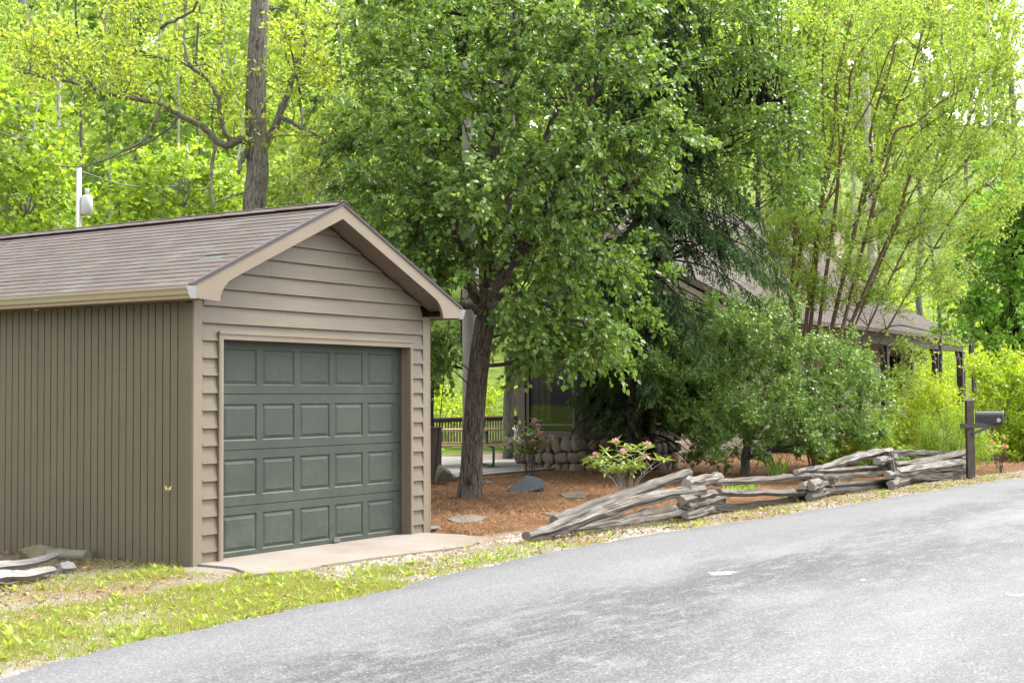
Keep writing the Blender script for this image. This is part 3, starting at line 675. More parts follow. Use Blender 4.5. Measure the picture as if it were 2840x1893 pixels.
def flagstone(uv, label, th=.05, seed=0, mat='flag'):
    P = [G(u, v, .03) for u, v in uv]; c = np.mean(P, 0); z = gz(c[0], c[1])-.012; b = MB(); b.prism([(p[0], p[1], z) for p in P], (0, 0, th)); o = b.build('stepping_stone', M[mat]); props(o, label, 'stone')
    bv = o.modifiers.new('edge', 'BEVEL'); bv.width = .012; bv.segments = 2
g0 = G(1482, 1374); blob('slate_boulder', (g0[0], g0[1]+.1, gz(g0[0], g0[1])+.05), (.44, .3, .3), 5, M['slate'], 'dark blue grey slate boulder lying in the pine straw right of the pear trunk', 'rock', .04, rotz=-.5)
g0 = G(1250, 1360); blob('mossy_rock', (g0[0]+.1, g0[1]+.15, gz(g0[0], g0[1])+.1), (.3, .22, .22), 9, M['mossrock'], 'rugged mossy grey rock at the deck edge left of the pear trunk', 'rock', .4, rotz=.4)
flagstone([(1237, 1449), (1262, 1441), (1310, 1436), (1352, 1442), (1335, 1452), (1268, 1459)], 'flat tan stepping stone in pine straw in front of the pear trunk', .03)
flagstone([(1552, 1378), (1600, 1371), (1630, 1376), (1618, 1386), (1570, 1388)], 'thin grey stepping stone behind the leaning fence rail, right of the slate boulder', .03)
flagstone([(1192, 1465), (1212, 1463), (1222, 1467), (1195, 1471)], 'small pale stone against the right base corner of the garage', .03)
flagstone([(1337, 1346), (1352, 1343), (1368, 1346), (1350, 1351)], 'small pale flat stone just right of the pear trunk', .03)
flagstone([(1500, 1432), (1530, 1428), (1545, 1432), (1520, 1436)], 'small half buried flat stone behind the lowest end of the split rail fence', .03)
g0 = G(118, 1548); blob('grey_stone', (g0[0]+.05, g0[1]+.1, .02), (.27, .2, .17), 21, M['lichen'], 'rounded grey lichen stone at the foot of the garage side wall', 'rock', .12)
def block():
    a, c = G(150, 1548), G(262, 1556); a, c = a+np.array([.0, .12, 0]), c+np.array([.02, .12, 0]); b = MB(); b.tube(np.linspace(a, c, 9)+np.array([0, 0, .045]), .055, 9, wob=.3, rng=np.random.RandomState(4)); 
    props(b.build('old_log', M['lichen']), 'short mossy tan log lying beside the grey stone at the garage side wall', 'log')
block()
def driftwood():
    t = thing('driftwood', G(60, 1600), 'bleached forked piece of weathered wood lying on the ground left of the garage', 'driftwood')
    r = np.random.RandomState(6); b = MB()
    zz = lambda h: np.array([0, 0, h])
    P = catmull([G(-140, 1645)+zz(.14), G(-30, 1614)+zz(.13), G(40, 1600)+zz(.11), G(100, 1588)+zz(.11), G(150, 1574)+zz(.12)], 5)
    b.tube(P, np.linspace(.085, .042, len(P)), 11, flat=.6, wob=.55, rng=r, sm=False); b.build('limb', M['drift'], t)
    b = MB(); P = catmull([G(-110, 1655)+zz(.1), G(-10, 1628)+zz(.09), G(60, 1619)+zz(.07), G(110, 1608)+zz(.07), G(145, 1597)+zz(.06)], 5)
    b.tube(P, np.linspace(.085, .045, len(P)), 11, flat=.65, wob=.55, rng=r, sm=False); b.build('limb', M['drift'], t)
    b = MB(); P = np.linspace(G(166, 1590)+zz(.05), G(203, 1586)+zz(.045), 5); b.tube(P, [.04, .052, .055, .05, .042], 9, flat=.8, wob=.5, rng=r, sm=False)
    props(b.build('wood_chunk', M['drift']), 'short bleached wood chunk at the right end of the driftwood', 'wood chunk')
driftwood()

# ------------------------------------------------------------------ split rail fence
def fence():
    t = thing('split_rail_fence', (10.5, -1.9, 0), 'low zigzag fence of weathered grey split rails along the road edge', 'fence')
    r = np.random.RandomState(12)
    rails = [  # points as seen, distance from the road line at both ends, radii
        ([(1458, 1486), (1570, 1452), (1706, 1403), (1825, 1374), (1945, 1357)], -1.55, -1.95, (.07, .09, .095, .085, .075), .85),
        ([(1538, 1445), (1638, 1406), (1740, 1371), (1825, 1341), (1913, 1309)], -1.25, -1.5, (.075, .075, .068, .066, .05), .9),
        ([(1590, 1464), (1655, 1452), (1740, 1437), (1808, 1421), (1893, 1409), (1944, 1398), (2000, 1382)], -1.28, -1.5, (.05, .06, .06, .06, .07, .085, .085), .9),
        ([(1563, 1481), (1672, 1469), (1808, 1449), (1930, 1435)], -1.45, -1.7, (.05, .055, .06, .07), .8),
        ([(1981, 1337), (2080, 1331), (2200, 1321), (2280, 1318)], -1.75, -1.95, (.065, .075, .075, .06), .8),
        ([(2190, 1321), (2269, 1321), (2358, 1317), (2484, 1310)], -1.85, -2.1, (.07, .07, .06, .07), .8),
        ([(1988, 1364), (2046, 1368), (2114, 1365), (2200, 1366), (2280, 1359)], -1.8, -1.95, (.08, .075, .08, .08, .065), .85),
        ([(2190, 1367), (2280, 1360), (2382, 1362), (2463, 1353)], -1.85, -2.0, (.075, .065, .06, .05), .85),
        ([(1978, 1404), (2046, 1407), (2131, 1406), (2200, 1392), (2262, 1388)], -1.75, -1.85, (.06, .06, .05, .045, .05), .8),
        ([(2270, 1349), (2366, 1340), (2484, 1333)], -1.75, -2.0, (.06, .06, .06), .8),
        ([(2262, 1300), (2317, 1287), (2374, 1268), (2438, 1254), (2466, 1251)], -1.6, -2.05, (.04, .075, .085, .08, .07), .85),
        ([(2214, 1307), (2350, 1301), (2455, 1291)], -1.7, -1.95, (.055, .065, .055), .8),
        ([(2467, 1260), (2545, 1258), (2625, 1260)], -1.9, -2.05, (.075, .075, .055), .85),
        ([(2481, 1288), (2584, 1277), (2674, 1254)], -2.0, -2.25, (.055, .085, .085), .95),
        ([(2488, 1308), (2584, 1294), (2681, 1283)], -2.1, -2.35, (.075, .1, .1), .95),
        ([(2484, 1321), (2550, 1318), (2605, 1320), (2662, 1316)], -2.1, -2.3, (.06, .085, .085, .075), .9),
        ([(2590, 1279), (2640, 1272), (2688, 1267)], -2.12, -2.2, (.05, .06, .05), .6),
        ([(2600, 1306), (2690, 1300)], -2.0, -2.15, (.06, .06), .8),
        ([(2240, 1345), (2300, 1352), (2400, 1352)], -1.55, -1.75, (.05, .05, .05), .8),
    ]
    for pts, ya, yb, rad, flat in rails:
        n = len(pts); P = np.array([PY(u, v, ya+(yb-ya)*i/(n-1)) for i, (u, v) in enumerate(pts)])
        for i in range(n): P[i][2] = max(P[i][2], rad[i]*.75)
        P = catmull(P, 5); P[1:-1] += r.randn(len(P)-2, 3)*np.array([.0, .006, .004]); R = .84*np.interp(np.linspace(0, 1, len(P)), np.linspace(0, 1, n), rad)
        b = MB(); b.tube(P, R*1.02*(1+r.randn(len(P))*.03), 7, True, flat, .75, r, sm=False); b.build('rail', M['log'], t)
    cross = [(1905, 1340, -1.95, -.35, .075), (1890, 1388, -2.0, -.4, .07), (1900, 1427, -1.95, -.5, .062), (2208, 1309, -1.95, -.6, .055), (2250, 1346, -2.1, -.5, .085), (2222, 1347, -2.05, -.5, .07), (2240, 1378, -2.0, -.6, .075), (2245, 1399, -2.05, -.9, .08), (2432, 1279, -2.2, -.9, .085), (2460, 1318, -2.2, -1., .08), (2470, 1352, -2.25, -1.0, .1), (2238, 1332, -1.9, -.7, .06)]
    for u, v, ya, yb, rad in cross:                          # the ends of the rails that run the other way of the zigzag
        a = PY(u, v, ya); a[2] = max(a[2], rad*.8); e = a+np.array([1.55, .3+.1*yb, .03]); e[2] = max(rad, a[2])
        P = np.linspace(a, e, 9); P[1:-1] += r.randn(7, 3)*.008; b = MB(); b.tube(P, .78*rad*(1+r.randn(9)*.03), 7, True, .9, .7, r, sm=False); b.build('rail', M['log'], t)
    for (u0, v0, u1, v1, y, rad) in ((2466, 1246, 2474, 1302, -2.12, .085), (2448, 1262, 2470, 1296, -2.0, .07), (1885, 1399, 1905, 1404, -1.9, .05)):
        P = np.linspace(PY(u0, v0, y), PY(u1, v1, y), 7); b = MB(); b.tube(P, rad*(1+r.randn(7)*.08), 8, True, .9, .35, r, sm=False); b.build('rail', M['log'], t)
fence()

# ------------------------------------------------------------------ mailbox
def mailbox():
    p = PY(2692, 1326, -2.55); p[2] = 0; t = thing('mailbox', p, 'black mailbox on a grey wooden post at the far end of the rail fence', 'mailbox')
    d = ahead(p); s = d/F_*1.; ax = c2w(np.array([1., 0, 0])); ay = c2w(np.array([0, 1., 0])); z = np.array([0, 0, 1.])
    def px(u, v): q = D(u, v, d); return q
    hw = .065; top = px(2692, 1102)[2]
    b = MB(); o = p-ax*hw-ay*hw; b.obox(o-z*.3, ax*2*hw, ay*2*hw, z*(top+.3-.06)); n = len(b.v); c = p+z*top
    b.v += [tuple(o+z*(top-.06)), tuple(o+ax*2*hw+z*(top-.06)), tuple(o+ax*2*hw+ay*2*hw+z*(top-.06)), tuple(o+ay*2*hw+z*(top-.06)), tuple(c)]
    for i in range(4): b.face([n+i, n+(i+1) % 4, n+4])
    b.build('post', M['post'], t)
    za, zb = px(2700, 1186)[2], px(2700, 1174)[2]
    xl = float(np.dot(px(2660, 1180)-p, ax)); xr = float(np.dot(px(2772, 1180)-p, ax)); xa, xb = float(np.dot(px(2706, 1150)-p, ax)), float(np.dot(px(2779, 1150)-p, ax))
    b = MB(); f = p-ay*(hw+.04)
    b.prism([f+ax*xl+z*za, f+ax*(xr-.07)+z*za, f+ax*xr+z*(za+.05), f+ax*xr+z*(zb+.002), f+ax*xl+z*(zb+.002)], ay*.038); b.build('arm', M['post'], t)
    b = MB(); b.prism([f+ax*.0+z*(px(0, 1215)[2]), f+ax*.07+z*(px(0, 1218)[2]+.0), f+ax*(.35)+z*(za-.001), f+ax*.23+z*(za-.001)], ay*.036); b.build('brace', M['post'], t)
    # rounded box, its long side seen almost square on, the door end turned a little this way
    bd = unit(ax*1.-ay*.22); bn = np.cross(z, bd); zt_ = px(2740, 1140)[2]; h = zt_-zb; wd = .2; pr = []
    for k in range(9):
        a = math.pi*k/8; pr.append((math.cos(a)*wd/2, h*.58+math.sin(a)*h*.42))
    pr = [(wd/2, 0)]+pr+[(-wd/2, 0)]; L = (xb-xa)/np.dot(bd, ax); o = p+ax*xa+z*(zb+.004)+ay*.02
    b = MB(); b.prism([o+bn*q[0]+z*q[1] for q in pr], bd*(L-.03)); body = b.build('box', M['mail_black'], t)
    b = MB(); b.prism([o+bd*(L-.03)+bn*q[0]*1.06+z*(q[1]*1.03) for q in pr], bd*.022); dr = b.build('door', M['mail_door'], t)
    b = MB(); b.obox(o+bd*L-bn*.012+z*h*.55, bn*.024, bd*.03, z*.07); b.build('handle', M['mail_black'], dr)
    rr = .038; c = o+bd*(L-.1)-bn*(wd/2+.004)*1. + z*h*.26; side = -bn if np.dot(bn, ay) > 0 else bn; c = o+bd*(L-.1)+side*(wd/2+.002)+z*h*.27
    b = MB(); b.prism([c+bd*math.cos(k*math.pi/8)*rr+z*math.sin(k*math.pi/8)*rr for k in range(16)], side*.006); b.build('reflector', M['reflector'], body)
mailbox()

# ------------------------------------------------------------------ deck, railing, table, chair, bin
DZ = .15
def deck():
    t = thing('wooden_deck', (13, 6, 0), 'grey board deck behind the pear tree with a brown railing along its back', 'deck')
    x0, x1, y0, y1 = 9.6, 18.5, 4.95, 12.3; r = np.random.RandomState(2); y = y0; k = 0
    while y < y1:
        b = MB(); b.box(x0, x1, y+.003, y+.137, DZ-.035, DZ+.002*r.randn()); b.build('deck_board', M['deck'], t); y += .14
    b = MB(); b.box(x0, x1, y0-.03, y0-.001, -.1, DZ-.004); b.box(x0, x1, y1+.002, y1+.03, -.1, DZ-.004); b.build('fascia_board', M['housetrim'], t)
    ry = 12.2; zt = PY(1300, 1155, ry)[2]; zl = DZ+.1
    xa, xb = 12.0, 26.5
    b = MB(); b.box(xa, xb, ry-.07, ry+.07, zt-.04, zt); b.box(xa, xb, ry-.02, ry+.02, zt-.13, zt-.041); b.build('top_rail', M['rail'], t)
    b = MB(); b.box(xa, xb, ry-.02, ry+.02, zl, zl+.09); b.build('bottom_rail', M['rail'], t)
    mb = MB(); mb.box(-.02, .02, -.02, .02, zl+.09, zt-.13); me = mb.mesh('baluster', M['rail']); x = xa+.1
    while x < xb: link('baluster', me, t, (x, ry, 0)); x += .135
    mb = MB(); mb.box(-.06, .06, -.06, .06, DZ-.3, zt-.041); me = mb.mesh('railing_post', M['rail'])
    for x in (xa+.02, 15.2, 18.6, PY(1428, 1180, ry)[0], 25.4): link('railing_post', me, t, (x, ry+.09, 0))
deck()
def bin_():
    u0, u1 = 1176, 1221; p = D(1199, 1340, 24.6); d = 24.6; z0 = D(1200, 1329, d)[2]; z1 = D(1200, 1189, d)[2]; ax = c2w(np.array([1., 0, 0])); ay = c2w(np.array([0, 1., 0])); z = np.array([0, 0, 1.])
    ax, ay = ax*.985+ay*.17, ay*.985-ax*.17
    t = thing('wooden_bin', (p[0], p[1], 0), 'dark brown square wooden bin on short legs between the garage corner and the deck', 'bin'); a = (D(u1, 1300, d)-D(u0, 1300, d))@ax; c = D((u0+u1)/2, 1300, d); c[2] = 0
    b = MB(); hw = a/2
    for s in (-1, 1):                                         # four plank sides
        b.obox(c-ax*hw+ay*(hw*s-.012)+z*z0, ax*2*hw, ay*.024, z*(z1-z0)); b.obox(c+ax*(hw*s-.012)-ay*(hw-.013)+z*z0, ax*.024, ay*(2*hw-.026), z*(z1-z0-.001))
    b.build('side_panel', M['bin'], t)
    b = MB(); b.obox(c-ax*(hw+.03)-ay*(hw+.03)+z*(z1+.001), ax*(2*hw+.06), ay*(2*hw+.06), z*.03); b.build('lid', M['bin'], t)
    for i in (-1, 1):
        for j in (-1, 1):
            b = MB(); b.obox(c+ax*(i*hw*.7-.03)+ay*(j*hw*.7-.03)-z*.05, ax*.06, ay*.06, z*(z0+.05)); b.build('leg', M['post'], t)
bin_()
def picnic():
    d = 29.5; ax = c2w(np.array([.97, .24, 0.])); ay = c2w(np.array([-.24, .97, 0.])); z = np.array([0, 0, 1.])
    c = D(1262, 1300, d); c[2] = DZ; t = thing('picnic_table', c, 'picnic table with pale planks and bent green steel legs on the deck', 'picnic table')
    for k in range(5): b = MB(); b.obox(c-ax*.95+ay*(-.37+k*.15)+z*.73, ax*1.9, ay*.142, z*.038); b.build('tabletop_plank', M['bench'], t)
    for s in (-1, 1):
        for k in range(2): b = MB(); b.obox(c-ax*.95+ay*(s*.72-.14+k*.142)+z*.43, ax*1.9, ay*.136, z*.036); b.build('bench_plank', M['bench'], t)
    for s in (-1, 1):
        q = c+ax*s*.62
        b = MB(); P = [q-ay*.84+z*.41, q-ay*.86+z*.36, q-ay*.86+z*.12, q-ay*.82+z*.05, q-ay*.74+z*.025, q+ay*.74+z*.025, q+ay*.82+z*.05, q+ay*.86+z*.12, q+ay*.86+z*.36, q+ay*.84+z*.41]
        b.tube(P, .026, 8); b.build('leg_frame', M['green_steel'], t)
        for e in (-1, 1):
            b = MB(); b.tube(catmull([q+ay*e*.86+z*.4, q+ay*e*.5+z*.41, q+ay*e*.3+z*.5, q+ay*e*.26+z*.72], 4), .024, 8); b.build('support', M['green_steel'], t)
picnic()
def chair():
    d = 33.5; c = D(1443, 1270, d); c[2] = DZ; ax = c2w(np.array([.9, .43, 0.])); ay = c2w(np.array([-.43, .9, 0.])); z = np.array([0, 0, 1.])
    t = thing('patio_chair', c, 'white plastic patio chair on the deck behind the flowering shrub', 'chair')
    for k in range(6): b = MB(); b.obox(c-ax*.24+ay*(-.24+k*.08)+z*.40, ax*.48, ay*.07, z*.025); b.build('seat_slat', M['white_plastic'], t)
    for i in (-1, 1):
        for j in (-1, 1): b = MB(); b.bar(c+ax*i*.27+ay*j*.26, c+ax*i*.22+ay*j*.22+z*.66, .04, .04, tuple(ax)); b.build('leg', M['white_plastic'], t)
        b = MB(); b.tube(catmull([c+ax*i*.26-ay*.3+z*.6, c+ax*i*.27-ay*.22+z*.68, c+ax*i*.27+ay*.1+z*.69, c+ax*i*.26+ay*.26+z*.7], 4), .03, 7); b.build('armrest', M['white_plastic'], t)
    for k in range(5): b = MB(); b.bar(c+ax*(-.2+k*.1)+ay*.25+z*.43, c+ax*(-.2+k*.1)+ay*.36+z*.76, .06, .02, tuple(ax)); b.build('back_slat', M['white_plastic'], t)
chair()

# ------------------------------------------------------------------ sunroom (eight sided, fieldstone base)
def sunroom():
    cx, cyy = 1.74, 29.9; R = 1.78; angs = [209, 256, 295, 333, 17, 62, 107, 152]
    V = [c2w(np.array([cx+R*math.cos(math.radians(a)), cyy+R*math.sin(math.radians(a)), 0]))+np.array([CAM[0], CAM[1], 0]) for a in angs]
    c0 = c2w(np.array([cx, cyy, 0]))+np.array([CAM[0], CAM[1], 0]); z = np.array([0, 0, 1.])
    t = thing('sunroom', c0, 'eight sided dark brown sunroom with fieldstone base behind the big evergreen', 'sunroom')
    ZS, ZE = .80, 2.36; r = np.random.RandomState(8)
    meshes = []
    for s in range(12):                                       # pillow-shaped stones, shared among the wall's stones
        m_ = MB(); k = 8; rad = .36+.17*r.rand(k); sq = [1/max(abs(math.cos(a)), abs(math.sin(a)))**.65 for a in np.arange(k)*2*math.pi/k]
        for dep, sc in ((0., 1.), (.5, .98), (.74, .84)):
            for q in range(k): a = 2*math.pi*q/k; m_.v.append((math.cos(a)*rad[q]*sq[q]*sc, -dep, math.sin(a)*rad[q]*sq[q]*sc))
        m_.v.append((r.randn()*.05, -.8, r.randn()*.05))
        for lv in range(2):
            for q in range(k): q2 = (q+1) % k; m_.face([lv*k+q, lv*k+q2, lv*k+k+q2, lv*k+k+q], None, True)
        for q in range(k): m_.face([2*k+q, 2*k+(q+1) % k, 3*k], None, True)
        meshes.append(m_.mesh('stone', M['stone']))
    b0 = MB(); sill = MB()
    for i in range(8):
        a, e = V[i], V[(i+1) % 8]; L = np.linalg.norm(e-a); ax = (e-a)/L; nrm = np.array([ax[1], -ax[0], 0])
        if np.dot(nrm, a-c0) < 0: nrm = -nrm
        rz = math.atan2(ax[1], ax[0])
        b0.obox(a-z*.3-nrm*.2, ax*L, nrm*.19, z*(ZS+.3-.05))
        if i < 3:
            zz = .0; row = 0
            while zz < ZS-.08:
                hh = .15+.11*r.rand() if row < 4 else ZS-.05-zz
                if ZS-.05-zz-hh < .1: hh = ZS-.05-zz
                x = -.04-.1*r.rand()
                while x < L-.02:
                    ww = .12+.2*r.rand(); ww = min(ww, L+.06-x)
                    if ww > .06:
                        o = link('stone', meshes[r.randint(12)], t, a+ax*(x+ww/2)-nrm*.03+z*(zz+hh/2+.015*r.randn()))
                        o.rotation_euler = (0, r.randn()*.3, rz); o.scale = (ww*1.08, .13+.07*r.rand(), hh*1.1)
                    x += ww
                zz += hh; row += 1
        ov = .05; b = MB(); A_, E_ = a+(a-c0)*.03, e+(e-c0)*.03
        b.prism([A_+z*(ZS-.05), E_+z*(ZS-.05), E_-nrm*.25+z*(ZS-.05), A_-nrm*.25+z*(ZS-.05)], z*.05); b.prism([A_*1+nrm*.02+z*(ZS+.001), E_+nrm*.02+z*(ZS+.001), E_-nrm*.2+z*(ZS+.001), A_-nrm*.2+z*(ZS+.001)], z*.025)
        b.build('sill', M['housetrim'], t)
        f = MB(); zb, zt = ZS+.03, ZE-.14
        for x0, x1 in ((.1, .17), (L-.17, L-.1)): f.obox(a+ax*x0-nrm*.09+z*zb, ax*(x1-x0), nrm*.06, z*(zt-zb))
        for z0, z1 in ((zb, zb+.05), (zb+.16, zb+.2), (zt-.08, zt)): f.obox(a+ax*.171-nrm*.088+z*z0, ax*(L-.342), nrm*.055, z*(z1-z0))
        fr = f.build('window', M['housetrim'], t)
        if i < 4 or i > 6: p = MB(); p.obox(a+ax*.17-nrm*.07+z*(zb+.05), ax*(L-.34), nrm*.008, z*(zt-zb-.1)); p.build('pane', M['glass'], fr)
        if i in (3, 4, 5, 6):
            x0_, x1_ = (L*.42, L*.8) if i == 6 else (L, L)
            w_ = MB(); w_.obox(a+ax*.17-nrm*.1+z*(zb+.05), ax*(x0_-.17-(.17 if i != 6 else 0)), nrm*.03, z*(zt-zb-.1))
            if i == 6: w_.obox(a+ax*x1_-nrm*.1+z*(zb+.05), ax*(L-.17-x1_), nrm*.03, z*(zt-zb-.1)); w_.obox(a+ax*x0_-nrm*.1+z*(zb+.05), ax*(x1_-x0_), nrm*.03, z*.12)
            w_.build('dark_backing', M['dark'], fr)  # dark sheets added in the back faces so the inside looks unlit
        if i == 6:
            mu = MB(); W3 = x1_-x0_
            for k in range(4): mu.obox(a+ax*(x0_+W3*k/3-.012)-nrm*.125+z*(zb+.17), ax*.024, nrm*.02, z*(zt-zb-.22))
            for k in range(6): mu.obox(a+ax*(x0_+.0121)-nrm*.124+z*(zb+.17+(zt-zb-.24)*k/5), ax*(W3-.0242), nrm*.018, z*.02)
            mu.build('muntin', M['darkpost'], fr); bl = MB(); bl.obox(a+ax*x0_-nrm*.1+z*(zb+.171), ax*W3, nrm*.004, z*(zt-zb-.222)); bl.build('window_backing', M['window_backing'], fr)  # bright sheet added in place of daylight behind the window bars
        b = MB(); b.obox(a-ax*.09-nrm*.12+z*ZS+z*.026, ax*.18, nrm*.13, z*(ZE-ZS-.026)); b.build('corner_post', M['housetrim'], t)
        b = MB(); b.obox(a+ax*.0911-nrm*.13+z*(ZE-.139), ax*(L-.182), nrm*.13, z*.139); b.build('header', M['housetrim'], t)
    b0.build('base_wall', M['mortar'], t)
    p = D(1414, 1100, 33.5); q = D(1399, 1003, 33.5); e = V[7]+(V[7]-c0)*.1; b = MB(); b.box(p[0]-.07, p[0]+.07, p[1]-.07, p[1]+.07, .1, 2.44); b.build('porch_post', M['housetrim'], t)
    b = MB(); b.bar((p[0]-.6, p[1]-.5, 2.5), (e[0], e[1], 2.5), .1, .14); b.build('porch_beam', M['housetrim'], t)
    apex = c0+z*(ZE+1.55); b = MB(); rr = r
    for i in range(8):
        a, e = V[i], V[(i+1) % 8]; a2, e2 = c0+(a-c0)*1.22+z*(ZE-.06), c0+(e-c0)*1.22+z*(ZE-.06); n = 12
        for k in range(n):                                    # shingle courses, each lapping the next
            q0, q1 = k/n, (k+1.12)/n; q1 = min(q1, 1); p = [a2*(1-q0)+apex*q0+z*.014, e2*(1-q0)+apex*q0+z*.014, e2*(1-q1)+apex*q1+z*.004, a2*(1-q1)+apex*q1+z*.004]
            m_ = max(1, int(np.linalg.norm(p[1]-p[0])/.3))
            for j in range(m_):
                s0, s1 = j/m_, (j+.985)/m_; b.prism([p[0]*(1-s0)+p[1]*s0, p[0]*(1-s1)+p[1]*s1, p[3]*(1-s1)+p[2]*s1, p[3]*(1-s0)+p[2]*s0], -z*.02)
    ro = b.build('roof', M['houseroof'], t)
    b = MB()
    for i in range(8):
        a, e = V[i], V[(i+1) % 8]; a2, e2 = c0+(a-c0)*1.21+z*(ZE-.075), c0+(e-c0)*1.21+z*(ZE-.075); b.prism([a2, e2, e2-z*.12, a2-z*.12], unit(c0-a)*.03)
        b.prism([a2-z*.05, e2-z*.05, e-z*0+z*(ZE-.02), a+z*(ZE-.02)], -z*.02)
    b.build('eave_board', M['housetrim'], t)
    b = MB(); b.prism([p+z*.1 for p in V], -z*.15); b.build('floor_slab', M['darkpost'], t)
sunroom()

# ------------------------------------------------------------------ house with front porch
def house():
    t = thing('house', (28, 6, 0), 'long taupe house with a brown shingle roof and post supported front porch', 'house')
    x0, x1, yw, yr, ye = 19.0, 37.3, 4.6, 8.8, 3.2; xe = 39.1; ZB = .1; zE, z2, zR = 3.43, 5.1, 7.3; y2 = 6.42; r = np.random.RandomState(5)
    b = MB(); b.box(x0, 27, yw+.03, 7.6, ZB-.2, 3.35); b.box(27.001, x1, yw+.03, 13, ZB-.2, 3.35)
    b.prism([(21.8, 3.7, 3.35), (21.8, y2, 4.9), (21.8, yr, 7.1), (21.8, yr, 3.35)], (5.2, 0, 0)); b.prism([(27.001, 3.7, 3.35), (27.001, y2, 4.9), (27.001, yr, 7.1), (27.001, 2*yr-y2, 4.9), (27.001, 13.6, 3.35)], (x1-27.001, 0, 0)); b.build('wall', M['housewall'], t)
    zz = .28; k = 0
    while zz < 3.3:                                           # lap siding of the front wall
        for a, e in (((x0, 26.8), (26.803, x1)) if k % 2 else ((x0, 23.1), (23.103, 31.5), (31.503, x1))):
            b = MB(); b.prism([(a, yw-.02, zz), (a, yw+.028, zz), (a, yw+.028, zz+.2), (a, yw-.002, zz+.2)], (e-a, 0, 0)); b.build('siding_board', M['housewall'], t)
        zz += .185; k += 1
    b = MB(); b.box(x0, x1, yw-.01, yw+.03, -.1, .279); b.build('foundation', M['concrete'], t)
    for xa, xb in ((34.6, 36.0), (29.2, 30.6), (22.0, 23.2)):
        f = MB(); f.box(xa, xa+.1, yw-.06, yw-.021, 1.1, 2.9); f.box(xb-.1, xb, yw-.06, yw-.021, 1.1, 2.9); f.box(xa+.1, xb-.1, yw-.059, yw-.021, 1.1, 1.2); f.box(xa+.1, xb-.1, yw-.059, yw-.021, 2.8, 2.9); f.box((xa+xb)/2-.03, (xa+xb)/2+.03, yw-.055, yw-.021, 1.2, 2.8)
        fr = f.build('window', M['housetrim'], t); p = MB(); p.box(xa+.1, xb-.1, yw-.04, yw-.03, 1.2, 2.8); p.build('pane', M['glass'], fr); p = MB(); p.box(xa+.1, xb-.1, yw-.026, yw-.0215, 1.2, 2.8); p.build('window_backing', M['dark'], fr)  # near black sheet behind the glass of each front window
    b = MB(); b.box(x1-.12, x1+.02, yw-.05, yw+.1, .1, 3.3); b.build('corner_board', M['bench'], t)
    # roof: three pitches' worth of joined shingle courses over a deck
    def slope(ya, za, yb, zb, xa, xb, m_, sgn=1):
        L = math.hypot(yb-ya, zb-za); n = int(L/.14)
        for q in range(n):
            f0, f1 = q/n, min(1., (q+1.15)/n); x = xa-r.rand()*.3
            while x < xb:
                e = min(x+.32, xb); s = max(x, xa); 
                if e-s > .03:
                    P = [(s, ya+(yb-ya)*f0, za+(zb-za)*f0+.03), (e-.004, ya+(yb-ya)*f0, za+(zb-za)*f0+.03), (e-.004, ya+(yb-ya)*f1, za+(zb-za)*f1+.016), (s, ya+(yb-ya)*f1, za+(zb-za)*f1+.016)]
                    n0 = len(m_.v); m_.v += P+[(P[0][0], P[0][1], P[0][2]-.02), (P[1][0], P[1][1], P[1][2]-.02)]
                    m_.face([n0+i for i in ((0, 1, 2, 3) if sgn > 0 else (3, 2, 1, 0))]); m_.face([n0+i for i in ((4, 5, 1, 0) if sgn > 0 else (0, 1, 5, 4))])
                x += .32
    m_ = MB(); slope(ye, zE, y2, z2, 21.6, xe, m_); slope(y2, z2, yr, zR, 21.6, xe, m_); props(m_.build('roof_shingles', M['houseroof'], t), kind='stuff')
    b = MB(); prof = [(ye, zE), (y2, z2), (yr, zR), (2*yr-y2, z2), (2*yr-ye, zE)]
    lo = [(y, z-.16) for y, z in prof[::-1]]; b.prism([(27, y, z) for y, z in prof+lo], (xe-27, 0, 0)); b.prism([(21.6, y, z) for y, z in prof[:3]+lo[2:]], (5.399, 0, 0)); b.build('roof', M['housetrim'], t)
    b = MB(); b.box(21.6, xe, ye-.11, ye-.012, zE-.1, zE+.005); b.build('gutter', M['housetrim'], t)
    b = MB(); b.box(25.4, xe-.2, 3.3, 3.5, zE-.42, zE-.18); b.build('porch_beam', M['housetrim'], t)
    for k, uu in enumerate((2384, 2455, 2525, 2596, 2664)):
        x = PY(uu, 1050, 3.4)[0]; b = MB(); b.box(x-.1, x+.1, 3.3, 3.5, .55, zE-.42); po = b.build('porch_post', M['darkpost'], t)
        for s in (-1, 1):
            q = MB(); P = [(x+s*.1, 3.4, zE-1.25), (x+s*.13, 3.4, zE-.95), (x+s*.25, 3.4, zE-.65), (x+s*.46, 3.4, zE-.42)]
            for a, e in zip(P, P[1:]): q.bar(a, e, .09, .1, (0, 1, 0))
            q.build('bracket', M['housetrim'], po)
    b = MB(); b.box(24.8, xe-.1, 3.05, yw-.05, .42, .55); b.build('porch_floor', M['deck'], t)
    b = MB(); b.box(24.8, xe-.1, 3.0, 3.045, .3, .5); b.box(24.4, 26.5, 2.6, 2.99, .2, .26); b.build('porch_edge', M['deck'], t)
    b = MB(); p = PY(2280, 1000, 3.9); x = PY(2560, 980, 3.95)[0]; b.prism([(x-.9, 4.3, 2.62), (x+1.0, 4.3, 2.62), (x+1.3, 4.3, 2.78), (x+1., 4.3, 3.0), (x-.9, 4.3, 3.0)], (0, -.12, 0)); b.build('porch_box', M['mail_black'], t)  # dark pointed box under the porch roof
    x = PY(2664, 1050, 3.4)[0]; b = MB(); b.tube(catmull([(x+.75, 3.25, zE-.12), (x+.7, 3.28, zE-.6), (x+.25, 3.3, zE-.95), (x+.16, 3.32, zE-1.2), (x+.16, 3.32, .2)], 4), .045, 8); b.build('downspout', M['darkpost'], t)
